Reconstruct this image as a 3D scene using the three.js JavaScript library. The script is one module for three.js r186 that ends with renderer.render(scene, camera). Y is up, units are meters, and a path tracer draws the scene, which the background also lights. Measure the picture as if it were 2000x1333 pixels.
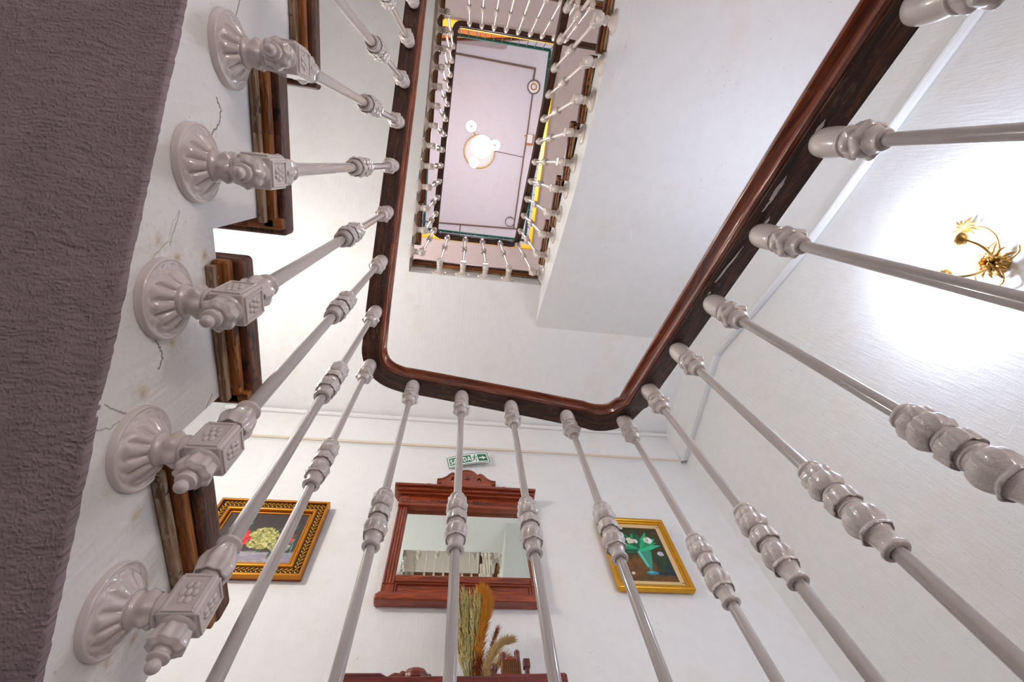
import * as THREE from 'three';
import { mergeGeometries, toCreasedNormals } from 'three/addons/utils/BufferGeometryUtils.js';
import { RoundedBoxGeometry } from 'three/addons/geometries/RoundedBoxGeometry.js';
import { RectAreaLightUniformsLib } from 'three/addons/lights/RectAreaLightUniformsLib.js';
RectAreaLightUniformsLib.init();

// ------------------------------------------------------------------ camera, exposure, light
const scene = new THREE.Scene();
scene.background = new THREE.Color(0x000000);
const camera = new THREE.PerspectiveCamera(73.85, 2000 / 1333, 0.02, 60);
camera.rotation.order = 'YXZ';
camera.rotation.set(1.18705, -0.33180, -0.22087);
camera.position.set(0, 0, 0);
scene.add(camera);
const renderer = new THREE.WebGLRenderer({ antialias: true });
renderer.toneMapping = THREE.LinearToneMapping;
renderer.toneMappingExposure = 1.02;
renderer.shadowMap.enabled = true;
renderer.shadowMap.type = THREE.PCFSoftShadowMap;
// candela of each lamp; the lights themselves stand in the builders of the lamps
const POWER = { sconceRight: .97, sconceLeft: 2.85, hallFill: 2.4, upper: 4.2, chandelier: 5.2 };
const TINT = { sconceRight: 0xdbe6ff, sconceLeft: 0xfffaf2, hallFill: 0xfff0ec, upper: 0xfff0ea, chandelier: 0xf2f4ff };

// ------------------------------------------------------------------ the plan (metres, camera at the origin)
const XW0 = -1.42, XW1 = 1.60, ZW0 = -1.70, ZW1 = 2.30, YF = -1.60, YC = 8.60;
const L = { xs: -0.313, xr: 0.552, zb: -0.706, floor: 0.347 };
const U = { xs: -0.315, xr: 0.492, zb: -0.653, zf: 1.184, floor: 2.944, soffit: 2.715, front: 3.91 };
const TOP = { y0: 5.95, y1: 6.22, x0: -0.60, x1: 0.868, z0: -0.962, z1: 1.425 };

// ------------------------------------------------------------------ small helpers
function rng(seed) { let s = seed >>> 0; return () => { s = (s + 0x6D2B79F5) | 0; let t = Math.imul(s ^ (s >>> 15), 1 | s); t = (t + Math.imul(t ^ (t >>> 7), 61 | t)) ^ t; return ((t ^ (t >>> 14)) >>> 0) / 4294967296; }; }
const taken = {};
function numbered(n) { if (!(n in taken)) { taken[n] = 0; return n; } taken[n]++; return n + '_' + String(taken[n]).padStart(3, '0'); }
function thing(name, label, category, pos = [0, 0, 0], turn = 0, group) {
  const o = new THREE.Group(); o.name = numbered(name); o.position.set(...pos); o.rotation.y = turn;
  o.userData = { label, category }; if (group) o.userData.group = group; scene.add(o); return o;
}
function part(name, geo, m, parent, label) {
  const o = new THREE.Mesh(geo, m); o.name = name; o.castShadow = o.receiveShadow = true; if (label) o.userData.label = label; parent.add(o); return o;
}
function struct(name, geo, m) { const o = new THREE.Mesh(geo, m); o.name = name; o.castShadow = o.receiveShadow = true; o.userData = { kind: 'structure' }; scene.add(o); return o; }
function merge(list) { return mergeGeometries(list.map(g => { let h = g.index ? g.toNonIndexed() : g; for (const k of Object.keys(h.attributes)) if (!['position', 'normal', 'uv'].includes(k)) h.deleteAttribute(k); if (!h.attributes.uv) h.setAttribute('uv', new THREE.BufferAttribute(new Float32Array(h.attributes.position.count * 2), 2)); h.morphAttributes = {}; return h; }), false); }
// planar uv in metres, chosen by the way a face points; "long" lays u along that axis
function uvm(geo, long) {
  const g = geo.index ? geo.toNonIndexed() : geo; const p = g.attributes.position, n = g.attributes.normal, uv = new Float32Array(p.count * 2);
  for (let i = 0; i < p.count; i += 3) {
    let ax = 0, ay = 0, az = 0; for (let k = 0; k < 3; k++) { ax += Math.abs(n.getX(i + k)); ay += Math.abs(n.getY(i + k)); az += Math.abs(n.getZ(i + k)); }
    const d = ax >= ay && ax >= az ? 0 : ay >= az ? 1 : 2;
    for (let k = 0; k < 3; k++) {
      const c = [p.getX(i + k), p.getY(i + k), p.getZ(i + k)]; let a = d === 0 ? 2 : 0, b = d === 1 ? 2 : 1;
      if (long === 'x' && b === 0) [a, b] = [b, a]; if (long === 'y' && b === 1) [a, b] = [b, a]; if (long === 'z' && b === 2) [a, b] = [b, a];
      uv[(i + k) * 2] = c[a]; uv[(i + k) * 2 + 1] = c[b];
    }
  }
  g.setAttribute('uv', new THREE.BufferAttribute(uv, 2)); return g;
}
function box(x0, x1, y0, y1, z0, z1, r = 0, long) {
  const w = x1 - x0, h = y1 - y0, d = z1 - z0; r = Math.min(r, w * .45, h * .45, d * .45);
  const g = r > 0 ? new RoundedBoxGeometry(w, h, d, 2, r) : new THREE.BoxGeometry(w, h, d);
  g.translate((x0 + x1) / 2, (y0 + y1) / 2, (z0 + z1) / 2); return uvm(g, long);
}
// a polygon of [z, y] pushed along x
function extrudeX(pts, x0, x1, long, bevel = 0) {
  const s = new THREE.Shape(pts.map(([z, y]) => new THREE.Vector2(-z, y)));
  const g = new THREE.ExtrudeGeometry(s, { depth: x1 - x0 - 2 * bevel, bevelEnabled: bevel > 0, bevelThickness: bevel, bevelSize: bevel, bevelOffset: -bevel, bevelSegments: 2 });
  g.translate(0, 0, bevel); g.rotateY(Math.PI / 2); g.translate(x0, 0, 0); return uvm(g, long);
}
// a polygon of [x, y] pushed along z
function extrudeZ(pts, z0, z1, bevel = 0, holes = []) {
  const s = pts instanceof THREE.Shape ? pts : new THREE.Shape(pts.map(([x, y]) => new THREE.Vector2(x, y))); for (const h of holes) s.holes.push(h);
  const g = new THREE.ExtrudeGeometry(s, { depth: z1 - z0 - 2 * bevel, bevelEnabled: bevel > 0, bevelThickness: bevel, bevelSize: bevel, bevelOffset: -bevel, bevelSegments: 2, curveSegments: 14 });
  g.translate(0, 0, z0 + bevel); return uvm(g, 'x');
}
// a turned piece: profile of [radius, height], radius swelled by mod(angle, index)
function turned(profile, seg, mod) {
  const n = profile.length, pos = [], uv = [], idx = [];
  let len = 0; const acc = profile.map((q, i) => { if (i) len += Math.hypot(q[0] - profile[i - 1][0], q[1] - profile[i - 1][1]); return len; });
  for (let i = 0; i < n; i++) for (let j = 0; j <= seg; j++) {
    const a = j / seg * Math.PI * 2, r = Math.max(0, profile[i][0] + (mod && profile[i][2] ? profile[i][2] * mod(a, i) : 0));
    pos.push(r * Math.cos(a), profile[i][1] + 0, r * Math.sin(a)); uv.push(j / seg * .12, acc[i]);
  }
  for (let i = 0; i < n - 1; i++) for (let j = 0; j < seg; j++) { const a = i * (seg + 1) + j, b = a + 1, c = a + seg + 1, d = c + 1; idx.push(a, c, b, b, c, d); }
  const g = new THREE.BufferGeometry(); g.setAttribute('position', new THREE.Float32BufferAttribute(pos, 3)); g.setAttribute('uv', new THREE.Float32BufferAttribute(uv, 2)); g.setIndex(idx);
  g.computeVertexNormals(); const N = g.attributes.normal;
  for (let i = 0; i < n; i++) { const a = i * (seg + 1), b = a + seg; const v = new THREE.Vector3(N.getX(a) + N.getX(b), N.getY(a) + N.getY(b), N.getZ(a) + N.getZ(b)).normalize(); N.setXYZ(a, v.x, v.y, v.z); N.setXYZ(b, v.x, v.y, v.z); }
  return g;
}
function smooth(pts, n) { const c = new THREE.CatmullRomCurve3(pts.map(p => new THREE.Vector3(p[0], p[1], p[2] || 0)), false, 'centripetal'); return c.getPoints(n).map(v => [v.x, v.y, v.z]); }
function tube(pts, r, seg = 24, rad = 8) { return new THREE.TubeGeometry(new THREE.CatmullRomCurve3(pts.map(p => new THREE.Vector3(...p))), seg, r, rad, false); }
function rod(a, b, r, rad = 8) { const A = new THREE.Vector3(...a), B = new THREE.Vector3(...b), d = B.clone().sub(A); const g = new THREE.CylinderGeometry(r, r, d.length(), rad); g.applyQuaternion(new THREE.Quaternion().setFromUnitVectors(new THREE.Vector3(0, 1, 0), d.clone().normalize())); g.translate(...A.add(B).multiplyScalar(.5).toArray()); return g; }

// ------------------------------------------------------------------ computed textures
function lattice(seed, n) { const r = rng(seed), a = new Float32Array(n * n); for (let i = 0; i < n * n; i++) a[i] = r(); return (x, y) => { const xi = Math.floor(x), yi = Math.floor(y), fx = x - xi, fy = y - yi, u = fx * fx * (3 - 2 * fx), v = fy * fy * (3 - 2 * fy); const q = (i, j) => a[((j % n + n) % n) * n + ((i % n + n) % n)]; return (q(xi, yi) * (1 - u) + q(xi + 1, yi) * u) * (1 - v) + (q(xi, yi + 1) * (1 - u) + q(xi + 1, yi + 1) * u) * v; }; }
function tex(size, fn, srgb, rep) {
  const d = new Uint8Array(size * size * 4);
  for (let y = 0; y < size; y++) for (let x = 0; x < size; x++) { const c = fn(x / size, y / size); const o = (y * size + x) * 4; for (let k = 0; k < 3; k++) d[o + k] = Math.max(0, Math.min(255, Math.round((c.length ? c[k] : c) * 255))); d[o + 3] = 255; }
  const t = new THREE.DataTexture(d, size, size, THREE.RGBAFormat); t.wrapS = t.wrapT = THREE.RepeatWrapping; t.magFilter = THREE.LinearFilter; t.minFilter = THREE.LinearMipmapLinearFilter; t.generateMipmaps = true;
  if (srgb) t.colorSpace = THREE.SRGBColorSpace; t.repeat.set(rep, rep); t.needsUpdate = true; return t;
}
const n16 = lattice(1, 16), n8 = lattice(2, 8), n32 = lattice(3, 32), n64 = lattice(4, 64), n128 = lattice(5, 128), n256 = lattice(6, 256);
const mix = (a, b, t) => a.map((v, i) => v + (b[i] - v) * t);
const sst = (a, b, x) => { const t = Math.max(0, Math.min(1, (x - a) / (b - a))); return t * t * (3 - 2 * t); };
// brushed, lumpy lime plaster: strokes drawn out along one axis over lumps
const plasterBump = tex(1024, (u, v) => {
  const w = .03 * n8(u * 8, v * 8); const strokes = n256(u * 256 + 0, (v + w) * 32) * .35 + n128(u * 128, (v + w) * 16) * .4; const lump = n16(u * 16, v * 16) * .5 + n32(u * 32, v * 32) * .35 + n8(u * 8, v * 8) * .5;
  return strokes * .32 + lump * .5 + n256(u * 256, v * 256) * .06;
}, false, 1);
const plasterMap = tex(1024, (u, v) => {
  let c = [.915, .915, .915]; const st = sst(.62, .86, n8(u * 8, v * 8) * .55 + n32(u * 32, v * 32) * .3 + n128(u * 128, v * 128) * .15);
  c = mix(c, [.90, .878, .845], st * .4); const sp = sst(.93, .98, n256(u * 256, v * 256)) * sst(.55, .8, n16(u * 16, v * 16)); c = mix(c, [.62, .55, .47], sp * .35);
  const k = (n64(u * 64, v * 64) - .5) * .012; return c.map(q => q + k);
}, true, .5);
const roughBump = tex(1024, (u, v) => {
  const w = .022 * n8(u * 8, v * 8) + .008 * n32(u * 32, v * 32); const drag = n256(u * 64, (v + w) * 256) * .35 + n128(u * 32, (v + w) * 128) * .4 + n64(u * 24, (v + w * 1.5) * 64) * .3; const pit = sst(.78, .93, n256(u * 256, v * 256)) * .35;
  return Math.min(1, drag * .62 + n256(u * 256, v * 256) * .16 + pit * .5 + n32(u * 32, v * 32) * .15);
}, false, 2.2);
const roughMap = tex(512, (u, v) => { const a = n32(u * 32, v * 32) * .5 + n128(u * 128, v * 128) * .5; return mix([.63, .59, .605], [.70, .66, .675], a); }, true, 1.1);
function woodTex(base, dark, light, seed, worn, rep) {
  const r1 = lattice(seed, 32), r2 = lattice(seed + 1, 128), r3 = lattice(seed + 2, 64), r4 = lattice(seed + 3, 256);
  return tex(512, (u, v) => {
    const w = .06 * r1(u * 4, v * 8); const g = r2(u * 6, (v + w) * 96) * .5 + r3(u * 3, (v + w) * 40) * .35 + r4(u * 24, v * 200) * .25; let c = mix(dark, base, sst(.2, .65, g)); c = mix(c, light, sst(.62, .95, g) * .8);
    if (worn) { const s = sst(.66, .8, r3(u * 20, v * 40) * .5 + r4(u * 64, v * 128) * .5); c = mix(c, [.62, .55, .47], s * worn); const s2 = sst(.7, .82, r1(u * 10, v * 14) * .6 + r4(u * 40, v * 40) * .4); c = mix(c, [.07, .045, .03], s2 * .7); }
    return c;
  }, true, rep);
}
const woodBump = tex(512, (u, v) => n128(u * 8, v * 128) * .5 + n256(u * 30, v * 256) * .3 + n32(u * 32, v * 32) * .2, false, 3);
const fleckMap = tex(512, (u, v) => { let c = [.855, .815, .80]; const s = sst(.93, .99, n256(u * 256, v * 256)); c = mix(c, [.5, .4, .34], s * .45); const d = n32(u * 32, v * 32) * .6 + n128(u * 128, v * 128) * .4; return mix(c, [.82, .77, .75], sst(.55, .85, d) * .5); }, true, 6);
const paintBump = tex(512, (u, v) => n64(u * 64, v * 64) * .5 + n128(u * 128, v * 128) * .35 + n256(u * 256, v * 256) * .15, false, 9);

function canvasTex(w, h, draw) { const c = document.createElement('canvas'); c.width = w; c.height = h; draw(c.getContext('2d'), w, h); const t = new THREE.CanvasTexture(c); t.colorSpace = THREE.SRGBColorSpace; t.anisotropy = 4; return t; }
// plaster of the near string: yellowed patches, specks and hairline cracks where the photograph has them (z along, y up)
const stringMap = canvasTex(1536, 1408, (g, w, h) => {
  const R = rng(3), X = (z) => (z + .75) / 1.2 * w, Y = (y) => (1.2 - y) / 1.1 * h; g.fillStyle = 'rgb(243,241,238)'; g.fillRect(0, 0, w, h);
  const spots = [[-.116, .503, 40], [-.139, .529, 34], [-.263, .444, 40], [-.504, .333, 46], [-.518, .366, 30], [-.386, .403, 34], [-.147, .584, 22], [-.03, .60, 30], [-.33, .40, 40], [-.23, .50, 30]];
  for (const [z, y, r] of spots) for (let i = 0; i < 170; i++) { const a = R() * 6.3, q = R() * R(); g.globalAlpha = .03 + .03 * R(); g.fillStyle = ['#c2a67c', '#d2bf9c', '#b79a72', '#d8c8a8'][Math.floor(R() * 4)]; g.beginPath(); g.ellipse(X(z) + Math.cos(a) * q * r * 2.4, Y(y) + Math.sin(a) * q * r * 2.4, 2 + R() * 9, 1 + R() * 4, R() * 3, 0, 7); g.fill(); }
  for (let i = 0; i < 900; i++) { g.globalAlpha = .12 + .3 * R() * R(); g.fillStyle = ['#8a7a68', '#a08c74', '#6e6054'][Math.floor(R() * 3)]; g.beginPath(); g.ellipse(R() * w, R() * h, .6 + R() * 1.6, .6 + R() * 1.2, 0, 0, 7); g.fill(); }
  const crack = (pts, a, lw) => { g.globalAlpha = a; g.strokeStyle = '#7a6a5c'; g.lineWidth = lw; g.beginPath(); pts.forEach(([z, y], i) => { if (!i) return g.moveTo(X(z), Y(y)); const [pz, py] = pts[i - 1]; for (let k = 1; k <= 8; k++) { const t = k / 8; g.lineTo(X(pz + (z - pz) * t) + (R() - .5) * 3, Y(py + (y - py) * t) + (R() - .5) * 3); } }); g.stroke(); };
  crack([[.17, .75], [.156, .729], [.126, .71], [.1, .695], [.082, .687]], .85, 2.2); crack([[.034, .647], [.021, .656], [.006, .649], [-.006, .631], [-.016, .614]], .9, 2.4); crack([[-.09, .546], [-.102, .537], [-.111, .529], [-.124, .52]], .5, 1.6);
  crack([[-.215, .474], [-.228, .48], [-.239, .481], [-.248, .472]], .85, 2.2); crack([[-.248, .395], [-.264, .409], [-.274, .419]], .6, 1.8); crack([[-.265, .376], [-.273, .395], [-.275, .412]], .45, 1.5); crack([[-.328, .565], [-.341, .546], [-.35, .539]], .7, 2); crack([[-.148, .478], [-.13, .492], [-.118, .52]], .45, 1.5); crack([[-.118, .52], [-.10, .53], [-.09, .546]], .3, 1.2);
});
stringMap.wrapS = stringMap.wrapT = THREE.ClampToEdgeWrapping; stringMap.repeat.set(1 / 1.2, 1 / 1.1); stringMap.offset.set(.75 / 1.2, -.1 / 1.1);

const std = (o) => new THREE.MeshStandardMaterial(o), phy = (o) => new THREE.MeshPhysicalMaterial(o);
const M = {
  plaster: std({ map: plasterMap, bumpMap: plasterBump, bumpScale: .0032, roughness: .66 }),
  plasterString: std({ map: stringMap, bumpMap: plasterBump, bumpScale: .0036, roughness: .62 }),
  plasterDirtyShaded: std({ map: tex(512, (u, v) => { const a = n32(u * 16, v * 32) * .4 + n128(u * 24, v * 128) * .35 + n256(u * 256, v * 256) * .25; let c = mix([.72, .66, .61], [.50, .43, .37], sst(.35, .72, a)); return mix(c, [.26, .20, .16], sst(.74, .86, n64(u * 12, v * 64) * .6 + n256(u * 200, v * 256) * .4) * .8); }, true, 1.4), bumpMap: plasterBump, bumpScale: .004, roughness: .8 }),  // grime streaks on a base darkened to paint the string face as shaded
  plasterTop: std({ map: plasterMap, color: 0xf6ecf0, bumpMap: plasterBump, bumpScale: .004, roughness: .8 }),
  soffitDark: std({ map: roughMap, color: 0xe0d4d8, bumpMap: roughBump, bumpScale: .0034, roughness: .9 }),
  paint: phy({ map: fleckMap, bumpMap: paintBump, bumpScale: .0005, roughness: .34, clearcoat: 1, clearcoatRoughness: .09 }),
  paintPlain: phy({ color: 0xdbd0cb, roughness: .34, clearcoat: 1, clearcoatRoughness: .09 }),
  paintFar: phy({ color: 0xdcd1c9, roughness: .28, clearcoat: .6, clearcoatRoughness: .12 }),
  railRed: phy({ map: woodTex([.55, .25, .11], [.37, .14, .055], [.66, .35, .17], 21, 0, 2.2), roughness: .26, clearcoat: .7, clearcoatRoughness: .12, bumpMap: woodBump, bumpScale: .0006 }),
  railDark: std({ map: woodTex([.27, .13, .06], [.16, .07, .03], [.43, .25, .12], 31, .25, 3.2), roughness: .5, bumpMap: woodBump, bumpScale: .0012 }),
  railBrown: std({ map: woodTex([.27, .15, .07], [.17, .085, .04], [.38, .23, .12], 25, 0, 3), roughness: .42, bumpMap: woodBump, bumpScale: .0008 }),
  treadDark: std({ map: woodTex([.36, .20, .13], [.21, .10, .06], [.52, .33, .22], 41, .3, 3), roughness: .42, bumpMap: woodBump, bumpScale: .0014 }),
  treadBrown: std({ map: woodTex([.60, .36, .15], [.36, .19, .08], [.74, .50, .26], 51, .4, 3), roughness: .5, bumpMap: woodBump, bumpScale: .0016 }),
  treadPale: std({ map: woodTex([.62, .51, .40], [.38, .25, .15], [.82, .77, .70], 61, .9, 2.6), roughness: .65, bumpMap: woodBump, bumpScale: .0025 }),
  mahogany: phy({ map: woodTex([.52, .195, .065], [.34, .105, .035], [.66, .31, .11], 71, 0, 3), roughness: .34, clearcoat: .4, clearcoatRoughness: .2, bumpMap: woodBump, bumpScale: .0006 }),
  mahoganyDark: phy({ color: 0x5a2412, roughness: .4, clearcoat: .3, clearcoatRoughness: .25 }),
  cabinet: phy({ map: woodTex([.42, .12, .085], [.26, .065, .05], [.54, .19, .12], 81, 0, 3), roughness: .3, clearcoat: .5, clearcoatRoughness: .18 }),
  orangeWood: std({ map: woodTex([.84, .46, .09], [.68, .32, .06], [.90, .56, .16], 91, 0, 2), roughness: .5 }),
  mirror: std({ color: 0xe2ebe2, metalness: 1, roughness: .015 }),
  gold: std({ color: 0xd39a2e, metalness: .85, roughness: .3 }), goldDark: std({ color: 0x7a4a14, metalness: .7, roughness: .42 }), goldOld: std({ color: 0xb5751f, metalness: .8, roughness: .33 }),
  frameBack: std({ color: 0x2a1810, roughness: .6 }), redEdge: std({ color: 0x7a2412, roughness: .45 }), linen: std({ color: 0xdcbf8e, roughness: .85 }),
  brass: std({ color: 0xb58f4e, metalness: .9, roughness: .3 }), teal: std({ color: 0x0f5a4c, roughness: .45 }), wire: std({ color: 0x2d5a72, roughness: .5 }), yellow: std({ color: 0xf2c40a, roughness: .6 }),
  conduit: std({ color: 0x7a5d50, roughness: .6 }), copper: std({ color: 0xc07a34, metalness: .5, roughness: .4 }), white: std({ color: 0xeeeae4, roughness: .5 }), mauveShape: std({ color: 0xbba7a5, roughness: .8 }),
  slabPink: std({ map: plasterMap, color: 0xecdede, bumpMap: plasterBump, bumpScale: .003, roughness: .85 }), floorTile: std({ color: 0x948c8c, roughness: .45 }),
  straw: std({ color: 0xccb478, roughness: .85 }), strawGreen: std({ color: 0xaaa266, roughness: .85 }), plumeOrange: std({ color: 0xd8922c, roughness: .95 }), plumeRust: std({ color: 0x8c3f14, roughness: .95 }), plumeTan: std({ color: 0xdcbb84, roughness: .95 }),
  tanLine: std({ color: 0xdccfbe, roughness: .8 }),
  ceramic: phy({ color: 0x8c5a3c, roughness: .35, clearcoat: .5 }),
};

// ------------------------------------------------------------------ the room shell
const T = .12;
struct('wall_back', box(XW0 - T, XW1 + T, YF, YC, ZW0 - T, ZW0), M.plaster);
struct('wall_front', box(XW0 - T, XW1 + T, YF, YC, ZW1, ZW1 + T), M.plaster);
struct('wall_left', box(XW0 - T, XW0, YF, YC, ZW0, ZW1), M.plaster);
struct('wall_right', box(XW1, XW1 + T, YF, YC, ZW0, ZW1), M.plaster);
struct('floor', box(XW0 - T, XW1 + T, YF - T, YF, ZW0 - T, ZW1 + T), M.floorTile);
struct('ceiling', box(XW0 - T, XW1 + T, YC, YC + T, ZW0 - T, ZW1 + T), M.plasterTop);
// plaster bands under the upper stairs: a proud face with a rounded bead along its top
const bandProfile = (y0, y1) => [[ZW0, y0], [ZW0 + .028, y0 + .006], [ZW0 + .03, y1 - .035], [ZW0 + .045, y1 - .02], [ZW0 + .052, y1], [ZW0, y1]];
struct('trim_1', extrudeX(bandProfile(2.425, U.soffit), XW0, XW1 - .0395), M.plaster);
struct('trim_8', merge([rod([XW0, U.soffit - .022, ZW0 + .05], [XW1 - .002, U.soffit - .022, ZW0 + .05], .015, 12)]), M.plaster);
struct('trim_9', merge([rod([XW0, 2.431, ZW0 + .026], [XW1 - .042, 2.431, ZW0 + .026], .008, 10)]), M.tanLine);  // thin tan line run along the lower edge of the back band
{
  // the same band on the right wall follows the soffit of the flight
  const low = [[-1.67, 2.43], [-.90, 2.435], [-.622, 2.27], [-.205, 2.03], [.69, 1.616], [1.19, 1.50]], up = [[1.19, 2.04], [.644, 2.06], [.1, 2.16], [-.305, 2.36], [-.927, 2.72], [-1.67, 2.72]];
  struct('trim_2', extrudeX([...low, ...up], XW1 - .04, XW1), M.plaster);
  const bead = []; for (let i = 0; i < low.length - 1; i++) { const a = [XW1 - .034, low[i][1], low[i][0]], b = [XW1 - .034, low[i + 1][1], low[i + 1][0]]; bead.push(rod(a, b, .013, 10)); }
  struct('trim_3', merge(bead), M.plaster);
}
// top storey floor with the well cut through it
{
  const s = new THREE.Shape([new THREE.Vector2(XW0, -ZW0), new THREE.Vector2(XW1, -ZW0), new THREE.Vector2(XW1, -ZW1), new THREE.Vector2(XW0, -ZW1)]);
  const h = new THREE.Path([new THREE.Vector2(TOP.x0, -TOP.z0), new THREE.Vector2(TOP.x1, -TOP.z0), new THREE.Vector2(TOP.x1, -TOP.z1), new THREE.Vector2(TOP.x0, -TOP.z1)]); s.holes.push(h);
  const g = new THREE.ExtrudeGeometry(s, { depth: TOP.y1 - TOP.y0, bevelEnabled: false }); g.rotateX(-Math.PI / 2); g.translate(0, TOP.y0, 0); struct('floor_top', uvm(g), M.slabPink);
  const e = .012; let k = 4;
  for (const b of [[TOP.x0, TOP.x1, TOP.z0, TOP.z0 + e], [TOP.x0, TOP.x1, TOP.z1 - e, TOP.z1], [TOP.x0, TOP.x0 + e, TOP.z0 + e, TOP.z1 - e], [TOP.x1 - e, TOP.x1, TOP.z0 + e, TOP.z1 - e]]) struct('trim_' + k++, box(b[0], b[1], TOP.y0 - .02, TOP.y1 + .004, b[2], b[3]), M.yellow);
}

// ------------------------------------------------------------------ stairs
// a coat of rough render under a flight, its lip on the string side (x1) uneven
function roughSkin([[za, ya], [zb, yb]], x0, x1) {
  const nz = 420, cols = [0, .5, .9, .97, 1, 1.0005], pos = [], uv = [], idx = [], R = rng(77), jx = [], jy = []; for (let i = 0; i <= nz; i++) { jx.push((R() - .5) * .0009 + .0014 * (n64(i * .11, 3) - .5) + .0007); jy.push((R() - .5) * .001 + .001 * n64(i * .23, 9)); }
  for (let i = 0; i <= nz; i++) { const t = i / nz, z = za + (zb - za) * t, y = ya + (yb - ya) * t; cols.forEach((c, k) => { let x = x0 + (x1 - x0) * Math.min(c, 1), yy = y - .006 - (k >= 3 ? jy[i] : 0); if (k >= 3) x = x1 + jx[i] - (k === 3 ? .004 : 0); if (k === 5) { yy = y + .002 + jy[i] * 1.5; } pos.push(x, yy, z); uv.push(x, z); }); }
  const w = cols.length; for (let i = 0; i < nz; i++) for (let k = 0; k < w - 1; k++) { const a = i * w + k, b = a + 1, c = a + w, d = c + 1; idx.push(a, b, c, b, d, c); }
  const g = new THREE.BufferGeometry(); g.setAttribute('position', new THREE.Float32BufferAttribute(pos, 3)); g.setAttribute('uv', new THREE.Float32BufferAttribute(uv, 2)); g.setIndex(idx); g.computeVertexNormals(); return g;
}
// side -1: the flight lies left of the well, its string face at x = xs looks right; side +1 the other way round
function flight(label, side, xs, xw, soffit, treads, up, opt = {}) {
  const o = thing('stair_flight', label, 'stairs');
  const X = (d) => xs - side * d;                      // d metres out from the string towards the well
  const x0 = Math.min(xs, xw - side * .004), x1 = Math.max(xs, xw - side * .004);
  // body: soffit below, steps above
  const top = []; for (const t of treads) { const r0 = t.z0 + up * .03, r1 = t.z1 + up * .03; top.push([r0, t.y - .036], [r1, t.y - .036]); }
  const s = soffit.slice(); const last = treads[treads.length - 1], first = treads[0];
  const poly = [...s, ...top.slice().reverse()];
  if (opt.tail) poly.push(...opt.tail);
  part('string', extrudeX(poly, x0, x1), opt.body || M.plaster, o);
  if (opt.skin) { // a rough coat under the flight
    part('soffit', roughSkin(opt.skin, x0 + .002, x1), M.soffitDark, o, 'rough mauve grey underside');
  }
  if (opt.face) { const lo = soffit.map(([z, y]) => [z, y + .004]); const g = extrudeX([...lo, ...top.slice().reverse().map(([z, y]) => [z, y - .034]), ...(opt.tail || []).map(([z, y]) => [z, y - .05])], xs - .0005, xs + .0025); part('string_face', g, opt.face, o, 'grimy streaked plaster face, toned darker to look shaded'); }
  const span = (a, b) => [Math.min(a, b), Math.max(a, b)];
  treads.forEach((t, i) => {
    const back = t.z1 + up * (t.ext ?? .022); const [za, zb] = span(t.z0, back), dirf = t.z0;
    const bx = span(xw + side * -.004, X(.031));
    const b = part('tread', box(bx[0], bx[1], t.y - .036, t.y, za, zb, .007, 'z'), M.treadDark, o);
    const m1 = span(X(.0005), X(.021)), m2 = span(X(.0005), X(.011)); const zi = span(t.z0 + up * .012, back);
    const zj = span(t.z0 + up * .022, back - up * .004);
    part('nosing_moulding', merge([box(m1[0], m1[1], t.y - .052, t.y - .0365, zi[0], zi[1], .004, 'z'), box(bx[0], bx[1] - 0, t.y - .052, t.y - .0365, ...span(t.z0 + up * .012, t.z0 + up * .029), .003, 'x')]), M.treadBrown, b, 'brown stepped moulding');
    part('lower_moulding', box(m2[0], m2[1], t.y - .066, t.y - .0525, zj[0], zj[1], .003, 'z'), M.treadPale, b, 'lower moulding with pale worn paint');
  });
  return o;
}
{
  // left, lower: rises towards the viewer's side
  const tz = [-.62, -.37, -.148, .086, .325, .565, .805, 1.045], ty = [.495, .645, .80, .965, 1.12, 1.275, 1.43, 1.58];
  const tr = ty.map((y, i) => ({ z0: tz[i], z1: i < 7 ? tz[i + 1] : 1.15, y, ext: i === 1 ? -.006 : .02 }));
  const y = (z) => .2765 + .585 * (z + .436);
  flight('white plastered stair flight on the left with worn dark treads and a mauve underside', -1, L.xs, XW0, [[-.700, y(-.700)], [1.18, y(1.18)]], tr, 1, { skin: [[-.700, y(-.700)], [1.18, y(1.18)]], tail: [[-.59, .350], [-.700, .350]], body: M.plasterString });
}
{
  // right, lower: falls towards the viewer's side, below the frame
  const tr = []; for (let i = 0; i < 7; i++) tr.push({ z0: -.40 + .28 * i, z1: -.40 + .28 * (i - 1), y: .19 - .163 * i });
  tr.reverse();
  const y = (z) => .02 - .583 * (z + .68);
  flight('white plastered stair flight descending on the right below the sconce', 1, L.xr, XW1, [[1.33, y(1.33) + .05], [1.28, y(1.28)], [-.706, y(-.706)]].reverse().map(q => q), tr.slice().reverse(), -1, { tail: [] });
}
{
  // left, upper
  const tr = []; for (let i = 0; i < 7; i++) tr.push({ z0: -.55 + .245 * i, z1: Math.min(1.06, -.55 + .245 * (i + 1)), y: U.floor + .138 * (i + 1) });
  const curve = smooth([[-.653, U.soffit], [-.60, 2.722], [-.45, 2.80], [-.2, 2.95], [.05, 3.09], [.35, 3.24], [.65, 3.36], [.9, 3.44], [1.095, 3.49]], 40).map(p => [p[0], p[1]]);
  flight('upper white stair flight on the left of the well, its string toned to look shaded', -1, U.xs, XW0, curve, tr, 1, { tail: [[-.52, U.floor], [-.653, U.floor]], face: M.plasterDirtyShaded });
}
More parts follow.
